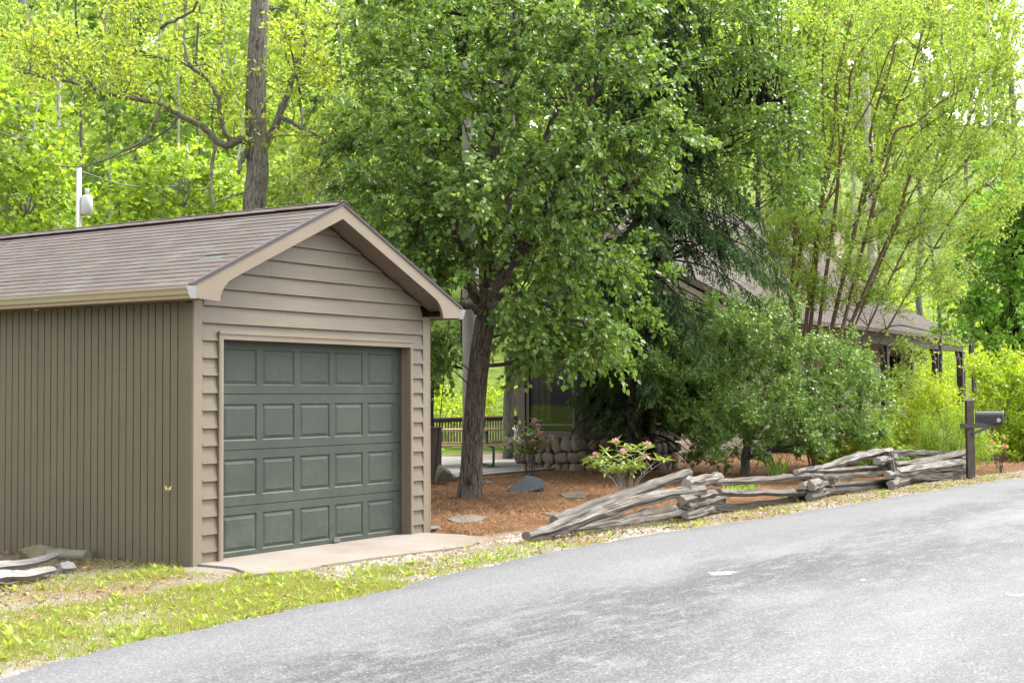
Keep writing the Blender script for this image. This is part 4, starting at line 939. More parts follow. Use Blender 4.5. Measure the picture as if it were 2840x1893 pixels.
    b = MB(); b.box(39.15, 40.15, 7.85, 9.45, -.1, 7.65); ch = b.build('chimney', M['chimney'], t); b = MB(); b.box(39.05, 40.25, 7.75, 9.55, 7.651, 7.85); b.build('chimney_cap', M['bluemetal'], ch)
    b = MB(); b.obox((38.85, yr-1.6, 5.98), (.3, 0, 0), (0, 1.5, 1.41), (0, -.04, .05)); b.build('flashing', M['bare_metal'], t)
    y = 6.0; zc = zE+(z2-zE)*(y-ye)/(y2-ye); b = MB(); xx = PY(2178, 780, y)[0]; b.obox((xx-.22, y-.25, zc-.08), (.44, 0, 0), (0, .5, .26), (0, -.02, .05)); b.build('skylight', M['white_plastic'], t)
    x = PY(1955, 1290, 4.5)[0]; b = MB(); b.tube([(x, 4.5, .1), (x, 4.5, 3.3)], .05, 8); b.build('downspout', M['white_paint'], t)
house()

# ------------------------------------------------------------------ poles and wires
def poles():
    p = D(1307, 1200, 23.6); b = MB(); b.tube([(p[0], p[1], -.2), (p[0], p[1], 2.5), (p[0], p[1], 5), (p[0], p[1], 7.2)], [.15, .142, .135, .12], 14)
    t = thing('utility_pole', (p[0], p[1], 0), 'pale grey wooden utility pole standing right behind the pear trunk', 'pole'); b.build('shaft', M['pole'], t)
    b = MB(); b.box(p[0]-.6, p[0]+.6, p[1]-.2, p[1]-.14, 6.8, 6.92); b.build('crossarm', M['pole'], t)
    a = D(1202, 1352, 24.2); a[2] = .0; m_ = MB(); m_.tube([a, np.array([p[0], p[1], 6.6])], .008, 4); props(m_.build('guy_wire', M['dark']), 'thin guy wire rising from the ground beside the brown bin', 'wire')
    d = 27; q = D(218, 640, d); z0 = float(hill(np.array(q[0]), np.array(q[1]))); top = D(218, 466, d)[2]
    t = thing('utility_pole', (q[0], q[1], z0), 'white utility pole with a white box among the trees above the garage roof', 'pole'); b = MB(); b.tube([(q[0], q[1], z0-.2), (q[0], q[1], 3), (q[0], q[1], top)], [.055, .052, .05], 12); b.build('shaft', M['white_paint'], t)
    c = D(241, 566, d); hd = c2w(np.array([1., 0, 0])); fw = c2w(np.array([0, 1., 0])); zz = np.array([0, 0, 1.])
    b = MB(); b.tube([c-zz*.2, c-zz*.19, c+zz*.14, c+zz*.17], [.09, .11, .11, .07], 12); b.tube([c+zz*.171, c+zz*.3], [.035, .045], 8); b.bar(c-hd*.16, c-hd*.07, .06, .07); b.build('transformer', M['white_paint'], t)
    e1, e2 = D(222, 474, d), D(450, 516, d+3); e0 = catmull([e1, (e1+e2)/2-zz*.12, e2, D(700, 520, d+6)], 6); m_ = MB(); m_.tube(e0, .012, 4); props(m_.build('overhead_wire', M['bare_metal']), 'pale overhead wire running right from the white pole', 'wire')
poles()

# ------------------------------------------------------------------ trees and shrubs
def base_of(u, v, d):
    p = Dd(u, v, d); p[2] = gz(p[0], p[1]); return p
def plant(name, base, label, cat, group=None): return thing(name, base, label, cat, group)
def nearest_on(skel, c, below=.3):
    """place on the skeleton (points, radii) from which a limb to c leaves: near, and below it"""
    P, R = skel; dz = c[2]-P[:, 2]; h = np.hypot(P[:, 0]-c[0], P[:, 1]-c[1]); cost = np.hypot(h, dz)+rs.rand(len(P))*.45+np.where(dz < below*h, (below*h-dz)*1.5, 0); i = int(np.argmin(cost)); return P[i], R[i]

def lumped(poly, d0, d1, n, r, per=8, sig=.3, flat=.75):
    Lc = volume_in(poly, d0, d1, max(1, n//per), r); return np.repeat(Lc, per, 0)+r.randn(len(Lc)*per, 3)*np.array([sig, sig, sig*flat])
def pear():
    r = np.random.RandomState(21); base = base_of(1080, 1152, 21.3)
    t = plant('pear_tree', base, 'large leafy pear tree with a leaning brown trunk just right of the garage', 'tree')
    tr = path([(1078, 1175), (1080, 1140), (1083, 1080), (1088, 980), (1098, 860), (1108, 780), (1116, 730)], 21.3); R = [.25, .2, .165, .155, .15, .152, .15]; tr[0][2] = -.2
    b = MB(); P = catmull(tr, 5); b.tube(P, np.interp(np.linspace(0, 1, len(P)), np.linspace(0, 1, len(R)), R), 16, True, 1., .1, r)
    leaders = [([(1116, 735), (1128, 640), (1120, 520), (1130, 380), (1160, 220), (1180, 60), (1190, -80)], 21.3, .14), ([(1112, 745), (1098, 690), (1070, 600), (1040, 480), (1000, 330), (985, 180)], 21.6, .11),
               ([(1120, 700), (1180, 590), (1260, 470), (1330, 330), (1370, 180), (1390, 20)], 21.0, .1), ([(1125, 660), (1190, 590), (1280, 530), (1380, 480), (1460, 420)], 20.6, .06), ([(1128, 560), (1200, 400), (1290, 250), (1370, 120), (1440, 0)], 21.9, .09),
               ([(1112, 720), (1060, 700), (1010, 690), (960, 640)], 21., .06), ([(1118, 680), (1200, 690), (1290, 720), (1360, 760)], 20.4, .05)]
    SP, SR = [P[len(P)//2:]], [np.full(len(P)-len(P)//2, .1)]
    for pts, d, r0 in leaders:
        Q = catmull(path(pts, d), 5); Q[1:-1] += r.randn(len(Q)-2, 3)*.03; rr = np.linspace(r0, .02, len(Q)); b.tube(Q, rr, 8, False); SP.append(Q[3:]); SR.append(rr[3:])
    b.build('trunk', M['bark'], t)
    skel = (np.vstack(SP), np.concatenate(SR))
    polyA = [(870, -70), (1480, -70), (1510, 120), (1540, 260), (1550, 360), (1500, 450), (1450, 560), (1460, 660), (1400, 790), (1350, 760), (1250, 800), (1160, 830), (1020, 820), (985, 740), (1010, 660), (930, 590), (850, 480), (800, 330), (830, 200), (860, 100)]
    C = np.vstack([volume_in(polyA, 19.6, 23.6, 210, r), lumped(polyA, 19.2, 23.4, 300, r, 7, .33, .6),
                   volume_in([(985, 740), (1075, 720), (1070, 790), (1000, 860), (985, 850)], 20.8, 22.3, 12, r), volume_in([(1150, 700), (1420, 740), (1400, 820), (1330, 850), (1200, 800)], 19.6, 21.5, 26, r), volume_in([(840, 440), (1000, 560), (1010, 690), (940, 640), (870, 560)], 20.3, 22.5, 26, r)])
    lat = (C-base)@c2w(np.array([1., 0, 0])); C = C[~((C[:, 2] < 3.25) & (lat > -.42) & (lat < .62))]
    mid = Dd(1240, 380, 21.6); O = unit(unit(C-mid)*1.+np.array([0, 0, .25])); lb = MB()
    for c in C:
        a, ra = nearest_on(skel, c)
        if c[2] < 3.6 and r.rand() < .7: continue
        if np.linalg.norm(c-a) < 1.3: limb(lb, a, c, min(.022, ra*.5), .006, r, .1, 4, 4)
    props(lb.build('branches', M['bark'], t), kind='stuff')
    P, dl, N, S, E = sprays(C, O, 7, 11, .44, .32, r)
    L = .07+.036*r.rand(len(P)); props(link('crown', leaves_mesh('crown', P, dl, N, L, L*.8, M['pear'], 'ovate', .14), t), kind='stuff')
    link('twigs', twig_mesh('twigs', S, E, .006, .003, M['twig']), t)
pear()

def broadleaf(name, label, cat, trunks, poly, d0, d1, n, mat, bark, seed, k=6, mm=10, tl=.6, leaf=.09, droop=.25, aspect=.75, shape='diamond', limbs=True, group=None, rad=(.16, .05), centre=None, up=.25, spread=.8, more=(), lump=0):
    r = np.random.RandomState(seed); T0 = np.array(trunks[0][0], float); base = np.array(trunks[0][0][0], float)
    t = plant(name, base, label, cat, group); b = MB(); SP = []; SR = []
    for pts, r0, r1 in trunks:
        P = catmull(pts, 5); P[1:-1] += r.randn(len(P)-2, 3)*r0*.15; P[0][2] = min(P[0][2], P[1][2]); rr = np.linspace(r0, r1, len(P)); b.tube(P, rr, 9, True, 1., .08, r); SP.append(P[len(P)//4:]); SR.append(rr[len(P)//4:])
    b.build('trunk', M[bark], t); skel = (np.vstack(SP), np.concatenate(SR))
    C = volume_in(poly, d0, d1, n, r) if not lump else np.vstack([volume_in(poly, d0, d1, n//4, r), lumped(poly, d0, d1, 3*n//4, r, 9, lump)])
    for pl, m_ in more: C = np.vstack([C, volume_in(pl, d0, d1, m_, r)])
    C = C[C[:, 2] > .12]
    ce = C.mean(0) if centre is None else centre; O = unit(unit(C-ce)+np.array([0, 0, up]))
    if limbs:
        lb = MB()
        for c in C[::limbs if isinstance(limbs, int) and not isinstance(limbs, bool) else 1]: a, ra = nearest_on(skel, c); limb(lb, a, c, min(.02, ra*.5), .005, r, .08, 4, 3)
        props(lb.build('branches', M[bark], t), kind='stuff')
    P, dl, N, S, E = sprays(C, O, k, mm, tl, droop, r, spread)
    L = leaf*(.7+.6*r.rand(len(P))); props(link('crown', leaves_mesh('crown', P, dl, N, L, L*aspect, M[mat], shape, .12), t), kind='stuff')
    link('twigs', twig_mesh('twigs', S, E, tl*.007, tl*.003, M['twig'] if bark != 'crapebark' else M['crapebark']), t); return t
def line(pts, d, z0=None):
    P = path(pts, d)
    if z0 is not None: P[0][2] = z0
    return P
# dark maples behind the pear
broadleaf('maple_tree', 'dark green maple with two upright trunks behind the top left of the pear tree', 'tree', [(line([(1085, 1120), (1078, 500), (1066, 240), (1062, 100), (1060, -60)], 25.5, 0), .16, .08), (line([(1100, 700), (1110, 300), (1118, 150), (1120, -60)], 25.7), .12, .07)],
          [(855, -70), (1200, -70), (1180, 250), (1120, 380), (960, 420), (850, 330), (860, 120)], 24., 27.5, 190, 'dark_leaf', 'darkbark', 31, 6, 11, .6, .085, aspect=.85, more=[([(780, 60), (900, -30), (900, 330), (800, 300)], 16)])
broadleaf('maple_tree', 'dark green maple crown above the evergreen, right of the pear tree top', 'tree', [(line([(1490, 1080), (1500, 600), (1520, 250), (1530, 50), (1535, -60)], 28.5, 0), .15, .08), (line([(1505, 520), (1580, 380), (1680, 280), (1780, 230), (1840, 300)], 27.5), .06, .02)],
          [(1400, -70), (1800, -70), (1790, 60), (1750, 200), (1640, 310), (1460, 300)], 25., 29.5, 190, 'dark_leaf', 'darkbark', 32, 6, 11, .55, .085, aspect=.85, more=[([(1640, 140), (1800, 80), (1850, 250), (1885, 420), (1820, 450), (1720, 470), (1660, 380)], 80)])
broadleaf('dogwood_sapling', 'low leafy branch of a dark trunked sapling between the garage corner and the pear trunk', 'tree', [(line([(992, 1090), (990, 950), (1000, 850), (1040, 790)], 25.5, 0), .07, .03), (line([(1000, 850), (1030, 840), (1075, 850)], 25.5), .03, .02)],
          [(985, 750), (1080, 750), (1075, 830), (1030, 860), (985, 880)], 24.8, 26.5, 16, 'dark_leaf', 'darkbark', 33, 5, 10, .45, .085)
broadleaf('maple_sapling', 'slim leafy branch hanging between the pear trunk and the sunroom roof', 'tree', [(line([(1165, 1080), (1168, 900), (1172, 780), (1175, 650), (1180, 560)], 33, 0), .12, .06)],
          [(1130, 640), (1260, 620), (1250, 760), (1200, 830), (1140, 800)], 30.5, 33, 34, 'woods_green', 'greybark', 34, 5, 9, .5, .09)

def hemlock():
    r = np.random.RandomState(44); base = base_of(1457, 1070, 26.9); t = plant('evergreen_tree', base, 'dark drooping evergreen tree with a bare lower trunk in front of the sunroom', 'tree')
    tr = path([(1457, 1085), (1457, 1000), (1458, 850), (1462, 600), (1470, 350), (1478, 100), (1482, -80)], 26.9); tr[0][2] = -.1; b = MB(); P = catmull(tr, 6); rad = np.interp(np.linspace(0, 1, len(P)), [0, .08, .5, 1], [.2, .155, .12, .05]); b.tube(P, rad, 12, True, 1., .1, r); b.build('trunk', M['darkbark'], t)
    A, E, br = [], [], MB(); ax = np.array([base[0], base[1]])
    for z in np.linspace(.75, 11.2, 60):
        j = int(np.argmin(np.abs(P[:, 2]-z))); o = P[j]
        for q in range(5):
            az = r.rand()*6.283; dr = np.array([math.cos(az), math.sin(az), 0]); dcam = dr@HEAD; side = dr@c2w(np.array([1., 0, 0]))
            L = (3.0+.5*math.exp(-((z-4.8)/1.8)**2)-.19*z)*(.65+.5*r.rand()); dead = z < 1.75 and side < .45
            if z < 1.6: dead = True; L = min(L, 1.2)
            if side > .1 and z < 2.9: L = min(L, 1.6)
            if side < -.1 and z < 3.1: L = min(L, 1.25)
            if dead: L = min(L, 1.3)
            tt = np.linspace(0, 1, 8)[:, None]; Q = o+dr*L*tt+np.array([0, 0, 1.])*(L*(.22*tt-.62*tt*tt)); Q += r.randn(8, 3)*.02; Q[:, 2] = np.maximum(Q[:, 2], .1)
            br.tube(Q, np.linspace(.024, .006, 8), 4, False)
            n = int(L*16); 
            if dead: n = n//4
            for k in range(n):
                f = .12+.88*r.rand(); i = min(int(f*7), 6); g = f*7-i; s = Q[i]*(1-g)+Q[i+1]*g; sd_ = np.array([-dr[1], dr[0], 0])*(1 if r.rand() < .5 else -1)
                e = s+(sd_*(.25+.3*r.rand())+dr*.22+np.array([0, 0, -.35-.55*r.rand()]))*(.35+.4*r.rand())*(1.15-.4*f)
                A.append(s); E.append(e)
    props(br.build('branches', M['darkbark'], t), kind='stuff'); A, E = np.array(A), np.array(E); ok = E[:, 2] > .8; A, E = A[ok], E[ok]
    mm = 22; i = np.repeat(np.arange(len(A)), mm); f = (np.tile(np.arange(mm), len(A))+r.rand(len(i)))[:, None]/mm; Pn = A[i]*(1-f)+E[i]*f+r.randn(len(i), 3)*.012
    dl = unit(unit(E-A)[i]*.9+r.randn(len(i), 3)*.42+np.array([0, 0, -.25])); N = unit(r.randn(len(i), 3)+np.array([0, 0, .6]))
    props(link('crown', leaves_mesh('crown', Pn, dl, N, .1*(.7+.5*r.rand(len(i))), .022, M['hemlock'], 'diamond', .1), t), kind='stuff')
    link('twigs', twig_mesh('twigs', A, E, .006, .003, M['twig']), t)
hemlock()

def crape():
    r = np.random.RandomState(55); base = base_of(1882, 1082, 30.3); t = plant('crape_myrtle', base, 'tall crape myrtle with many slender fanning brown stems behind the round shrub', 'tree')
    cc = lambda P: [(1523.8+x/2.705, y/2.705) for x, y in P]
    stems = [[(820, 1560), (810, 1300), (780, 1150), (785, 950), (760, 600), (730, 380), (710, 150), (700, -100)], [(850, 1560), (855, 1250), (870, 1050), (880, 800), (870, 500), (800, 300), (780, 100)], [(930, 1560), (960, 1300), (1000, 1100), (1030, 900), (1050, 700), (1080, 500), (1150, 200), (1200, -60)],
             [(970, 1560), (985, 1250), (1010, 1050), (985, 850), (990, 600), (1000, 300), (1010, -100)], [(1060, 1560), (1060, 1280), (1090, 1050), (1110, 850), (1150, 600), (1180, 450), (1280, 250), (1440, 30)], [(1160, 1560), (1230, 1250), (1280, 1000), (1300, 850), (1350, 650), (1400, 450), (1460, 150), (1490, -80)],
             [(1180, 1500), (1260, 1250), (1330, 1050), (1400, 850), (1450, 650), (1510, 500), (1600, 300), (1640, 50)], [(1300, 1560), (1320, 1250), (1400, 1000), (1440, 820), (1560, 760), (1700, 650), (1850, 580)], [(1350, 1560), (1450, 1350), (1500, 1180), (1600, 1000), (1750, 760), (1850, 500)],
             [(1380, 1560), (1550, 1200), (1700, 1080), (1800, 900), (1950, 650)], [(1480, 1560), (1650, 1250), (1850, 1050), (2050, 750), (2200, 600)], [(1650, 1560), (1850, 1280), (2050, 1120), (2200, 950)], [(760, 1540), (640, 1420), (480, 1340), (320, 1230)], [(790, 1300), (700, 1150), (620, 1000), (600, 850)], [(860, 1540), (820, 1400), (1060, 1180), (1090, 900), (1080, 600), (1120, 300)], [(1000, 1300), (1080, 1100), (1180, 850), (1300, 600), (1420, 300), (1560, 100)], [(1230, 1300), (1400, 1050), (1560, 860), (1750, 700)]]
    b = MB(); SP = []; SR = []; foot = [1850, 1862, 1872, 1880, 1888, 1898, 1906, 1914]
    for k, s in enumerate(stems):
        px = cc(s); d = 30.3+r.randn()*.45; x0 = px[0][0]; full = [(1880+(x0-1930)*.12, 1090), (1880+(x0-1930)*.3, 960), (1882+(x0-1930)*.62, 800)] + px[1 if px[0][1] > 560 else 0:]
        if k in (13, 15, 16, 14): full = px
        Q = path(full, d); 
        if k not in (13, 14, 15, 16): Q[0][2] = 0
        Q[:, :] += r.randn(len(Q), 3)*.03; Q = catmull(Q, 6); r0 = .04+.018*r.rand() if len(full) > 7 else .026; rr = np.linspace(r0, .012, len(Q)); b.tube(Q, rr, 7, False, 1., .1, r); SP.append(Q[len(Q)//3:]); SR.append(rr[len(Q)//3:])
    b.build('trunk', M['crapebark'], t); SPa, SRa = np.vstack(SP), np.concatenate(SR)
    poly = [(1690, -70), (2420, -70), (2420, 360), (2300, 520), (2260, 620), (2190, 690), (2090, 690), (1990, 640), (1900, 600), (1830, 560), (1760, 440), (1760, 250)]
    C = np.vstack([volume_in(poly, 28.8, 32.6, 820, r), volume_in([(2000, 740), (2100, 730), (2220, 800), (2200, 850), (2080, 830), (2020, 800)], 29.3, 30.6, 9, r), volume_in([(1680, 560), (1800, 560), (1870, 690), (1800, 720), (1700, 640)], 29.5, 31, 22, r), volume_in([(1800, 640), (1990, 650), (1980, 700), (1820, 720)], 29.5, 31, 20, r), volume_in([(1740, 470), (1880, 540), (1990, 640), (2090, 730), (1900, 700), (1760, 610)], 29., 31, 75, r), volume_in([(2030, 850), (2080, 830), (2090, 890), (2040, 900)], 29, 30, 10, r)])
    lb = MB()
    for c in C:
        a, ra = nearest_on((SPa, SRa), c, .5)
        if np.linalg.norm(c-a) < .9: limb(lb, a, c, min(.013, ra*.6), .004, r, .12, 4, 4)
    Q = catmull(path([(1955, 800), (1990, 780), (2050, 748), (2110, 755), (2170, 770)], 29.9), 5); lb.tube(Q, np.linspace(.025, .008, len(Q)), 6, False)
    props(lb.build('branches', M['crapebark'], t), kind='stuff'); O = unit(unit(C-Dd(1900, 700, 30.5))*1.1+np.array([0, 0, .7]))
    P, dl, N, S, E = sprays(C, O, 6, 10, .5, .02, r, .55); L = .066+.036*r.rand(len(P)); props(link('crown', leaves_mesh('crown', P, dl, N, L, L*.55, M['crape'], 'diamond', .12), t), kind='stuff')
    link('twigs', twig_mesh('twigs', S, E, .004, .002, M['crapebark']), t)
crape()

broadleaf('holly_shrub', 'large rounded dark green small leaved shrub behind the middle of the rail fence', 'shrub', [(line([(1711, 1098), (1712, 1040), (1720, 960), (1740, 860)], 27.1, 0), .1, .05), (line([(1720, 960), (1640, 880), (1600, 800)], 27.3), .05, .02), (line([(1715, 1020), (1800, 920), (1900, 860)], 27.6), .06, .02), (line([(1730, 940), (1850, 850), (1980, 880)], 28), .05, .02)],
          [(1480, 880), (1500, 810), (1580, 750), (1640, 712), (1700, 722), (1760, 720), (1840, 765), (1930, 800), (2000, 870), (2030, 930), (2005, 990), (1940, 1025), (1880, 1040), (1800, 1030), (1700, 1065), (1610, 1040), (1560, 980), (1500, 930)], 24.6, 27.9, 820, 'holly', 'greybark', 61, 8, 14, .25, .066, -.3, .5, limbs=40, spread=.8, up=.7, lump=.21)
broadleaf('golden_shrub', 'feathery golden green shrub in front of the porch posts', 'shrub', [(line([(2150, 1060), (2150, 1000), (2140, 940)], 31.5, 0), .04, .02)],
          [(2040, 1020), (2060, 950), (2110, 905), (2175, 895), (2215, 935), (2230, 990), (2200, 1030), (2080, 1040)], 30.6, 32.6, 170, 'gold', 'greybark', 62, 8, 14, .3, .06, -.3, .5, limbs=6, up=.7, lump=.2)
broadleaf('dwarf_conifer', 'low upright bright conifer shrub left of the mailbox post', 'shrub', [(line([(2195, 1075), (2195, 1040), (2195, 1010)], 28.4, 0), .03, .015)],
          [(2110, 1070), (2130, 1000), (2160, 975), (2210, 978), (2250, 1005), (2270, 1070), (2200, 1085)], 27.6, 29.4, 130, 'conifer', 'greybark', 63, 8, 14, .26, .06, -.75, .22, limbs=4, up=1.8, spread=.35)
broadleaf('lime_shrub', 'big rounded lime green shrub behind the mailbox', 'shrub', [(line([(2320, 1060), (2320, 1000), (2310, 940)], 34, 0), .05, .02)],
          [(2235, 1000), (2240, 935), (2255, 880), (2285, 850), (2320, 830), (2365, 820), (2430, 830), (2460, 1000), (2430, 1050), (2300, 1055), (2240, 1040)], 32.2, 36, 330, 'lime', 'greybark', 64, 8, 13, .3, .075, -.35, .65, limbs=6, up=.7, lump=.3)
broadleaf('leafy_perennial', 'loose light green leafy plants crowding behind the rail fence left of the golden shrub', 'plant', [(line([(2000, 1080), (2000, 1040), (1995, 990)], 28.6, 0), .015, .008)],
          [(1900, 1060), (1930, 1010), (1980, 960), (2020, 950), (2080, 1010), (2095, 1060), (2000, 1075)], 27.4, 29.6, 80, 'poplar', 'greybark', 65, 5, 9, .32, .085, .1, .8, limbs=2)
broadleaf('dogwood_tree', 'dark green dogwood with white blossoms at the right edge behind the lime shrub', 'tree', [(line([(2330, 1040), (2330, 900), (2325, 760), (2320, 600)], 39, 0), .12, .05), (line([(2330, 880), (2270, 760), (2240, 680)], 39), .06, .03)],
          [(2205, 690), (2220, 600), (2260, 470), (2330, 400), (2450, 400), (2470, 820), (2340, 840), (2245, 770)], 36.8, 42, 330, 'dogwood', 'darkbark', 66, 7, 12, .5, .13, .1, .7, lump=.4, more=[([(2255, 470), (2352, 440), (2400, 640), (2290, 650)], 60)])
def blossoms():
    r = np.random.RandomState(67); root = [o for o in COL.objects if o.name == 'dogwood_tree'][0]; C = volume_in([(2210, 600), (2260, 480), (2340, 410), (2450, 400), (2450, 680), (2260, 720)], 36.8, 38.2, 170, r); i = np.repeat(np.arange(len(C)), 4)
    a = np.tile(np.arange(4)*math.pi/2, len(C)); N = unit(r.randn(len(C), 3)*.3+np.array([0, 0, 1.])-HEAD*.5)[i]; Dv = np.stack([np.cos(a), np.sin(a), 0*a], 1); props(link('blossom', leaves_mesh('blossom', C[i], Dv, N, .055, .05, M['white_petal'], 'diamond', .05), root), kind='stuff')
blossoms()

def oak():
    r = np.random.RandomState(71); d = 26.; base = base_of(580, 900, d); t = plant('oak_tree', base, 'old oak with a straight grey trunk and long crooked limb above the garage roof', 'tree')
    tr = path([(575, 960), (578, 700), (584, 480), (592, 400), (590, 340), (588, 260), (590, 150), (596, 40), (602, -90)], d); tr[0][2] = 0; b = MB(); P = catmull(tr, 6); b.tube(P, np.interp(np.linspace(0, 1, len(P)), [0, .4, .55, 1], [.23, .2, .195, .155]), 14, True, 1., .08, r)
    L = [([(596, 352), (580, 330), (560, 320), (540, 326), (520, 334), (500, 325), (472, 296), (420, 268), (375, 242), (330, 231), (270, 220), (220, 205), (170, 190), (100, 178), (40, 163)], .085, .015, -.6), ([(540, 326), (515, 305), (508, 270), (495, 212), (470, 178), (435, 152), (400, 141), (330, 120), (275, 88), (240, 55), (225, 20)], .055, .01, .4),
         ([(440, 155), (425, 110), (424, 60), (430, -20)], .035, .012, .4), ([(424, 90), (395, 92), (372, 96), (345, 85)], .018, .006, .4), ([(372, 241), (352, 285), (325, 325), (270, 355), (205, 380), (150, 384), (100, 372)], .032, .006, -.9), ([(412, 265), (380, 300), (335, 330), (285, 358), (240, 362)], .028, .006, -.4),
         ([(585, 340), (562, 352), (553, 372), (548, 398)], .075, .03, -.3), ([(600, 350), (618, 315), (640, 270), (655, 228), (672, 180), (692, 125), (697, 60), (706, -20)], .085, .02, .3), ([(645, 268), (680, 285), (722, 308), (762, 330), (810, 345)], .045, .012, -.3), ([(670, 190), (685, 170), (735, 165), (780, 140)], .025, .006, .3), ([(678, 170), (690, 220), (682, 245)], .025, .012, .2),
         ([(370, 68), (385, 52), (418, 40), (445, 20), (455, 0)], .035, .02, -.2), ([(300, 55), (330, 42), (372, 48)], .012, .006, -.2), ([(495, 330), (486, 385), (485, 430), (490, 475)], .035, .02, -.8), ([(492, 325), (488, 260), (492, 230)], .015, .006, -.6), ([(590, 180), (640, 210), (690, 212)], .012, .004, .4), ([(596, 30), (640, 20), (700, 40), (740, 70)], .02, .006, .2), ([(330, 231), (300, 190), (280, 150)], .012, .004, -.6), ([(220, 205), (180, 160), (150, 130)], .012, .004, -.6), ([(435, 152), (480, 150), (520, 190), (560, 200)], .014, .005, .3)]
    SP, SR = [], []
    for pts, r0, r1, off in L:
        n = len(pts); Q = np.array([Dd(u, v, d+off*k/(n-1)*1.6) for k, (u, v) in enumerate(pts)]); Q = catmull(Q, 4); Q[1:-1] += r.randn(len(Q)-2, 3)*.012; rr = np.linspace(r0, r1, len(Q)); b.tube(Q, rr, 8, True, 1., .12, r); SP.append(Q); SR.append(rr)
    b.build('trunk', M['oakbark'], t); skel = (np.vstack(SP), np.concatenate(SR))
    C = np.vstack([volume_in([(10, 90), (150, 70), (240, 100), (330, 150), (330, 220), (180, 200), (20, 180)], 24, 27, 55, r), volume_in([(230, 60), (420, 120), (540, 180), (560, 300), (470, 280), (300, 210)], 25, 27, 42, r), volume_in([(600, 60), (790, 20), (800, 200), (700, 260), (620, 240)], 25, 27.5, 44, r), volume_in([(200, -60), (560, -60), (560, 60), (400, 100), (220, 40)], 25, 27.5, 34, r), volume_in([(640, 280), (820, 280), (860, 420), (700, 430)], 25, 27.5, 26, r), volume_in([(560, 180), (620, 330), (590, 360)], 25.5, 26, 3, r)])
    lb = MB()
    for c in C: a, ra = nearest_on(skel, c, 0); limb(lb, a, c, min(.014, ra*.7), .004, r, .0, 4, 4)
    props(lb.build('branches', M['oakbark'], t), kind='stuff'); O = unit(r.randn(len(C), 3)*.6+np.array([0, 0, .5])); P, dl, N, S, E = sprays(C, O, 6, 7, .5, .05, r, .8); Lf = .075+.05*r.rand(len(P))
    props(link('crown', leaves_mesh('crown', P, dl, N, Lf, Lf*.5, M['oakleaf'], 'diamond', .12), t), kind='stuff'); link('twigs', twig_mesh('twigs', S, E, .005, .002, M['twig']), t)
oak()
# young tulip poplars behind the garage
broadleaf('poplar_sapling', 'young tulip poplar with big bright leaves at the left edge behind the garage', 'tree', [(line([(60, 900), (60, 500), (70, 350), (90, 220)], 29, 0), .06, .02)], [(-60, 180), (60, 170), (140, 260), (158, 380), (160, 540), (-60, 560)], 27.5, 31, 130, 'poplar', 'palebark', 81, 5, 9, .55, .13, .15, .9)
broadleaf('poplar_sapling', 'young tulip poplar with bright leaves just left of the oak trunk behind the garage', 'tree', [(line([(420, 900), (420, 560), (425, 420), (430, 330)], 31, 0), .06, .02)], [(215, 400), (330, 370), (450, 330), (560, 380), (570, 520), (220, 540)], 29.5, 33, 110, 'poplar', 'palebark', 82, 5, 9, .55, .13, .15, .9)
broadleaf('poplar_sapling', 'leafy sapling between the oak trunk and the pear crown behind the garage peak', 'tree', [(line([(740, 900), (740, 560), (745, 420), (750, 300)], 32, 0), .06, .02)], [(620, 360), (760, 300), (880, 360), (900, 520), (700, 480), (630, 470)], 30, 34, 100, 'woods_green', 'palebark', 83, 5, 9, .55, .12, .15, .8)
def pale_sapling():
    t = plant('pale_sapling', base_of(133, 900, 33), 'thin bare pale trunk standing among the woods left of the white pole', 'tree'); b = MB(); P = catmull(line([(140, 900), (134, 520), (133, 440), (138, 390), (132, 340), (134, 260), (136, 190), (130, 120)], 33, 0), 5); b.tube(P, np.linspace(.09, .035, len(P)), 8, True, 1., .1, rs); b.build('trunk', M['palebark'], t)
    b = MB()
    for pts in ([(132, 310), (110, 290), (90, 240)], [(134, 250), (160, 240), (175, 200)], [(136, 200), (120, 160), (115, 110)], [(136, 290), (150, 285), (170, 290)]): b.tube(catmull(path(pts, 33), 4), np.linspace(.03, .008, 9), 5, False)
    b.build('branches', M['palebark'], t)
pale_sapling()
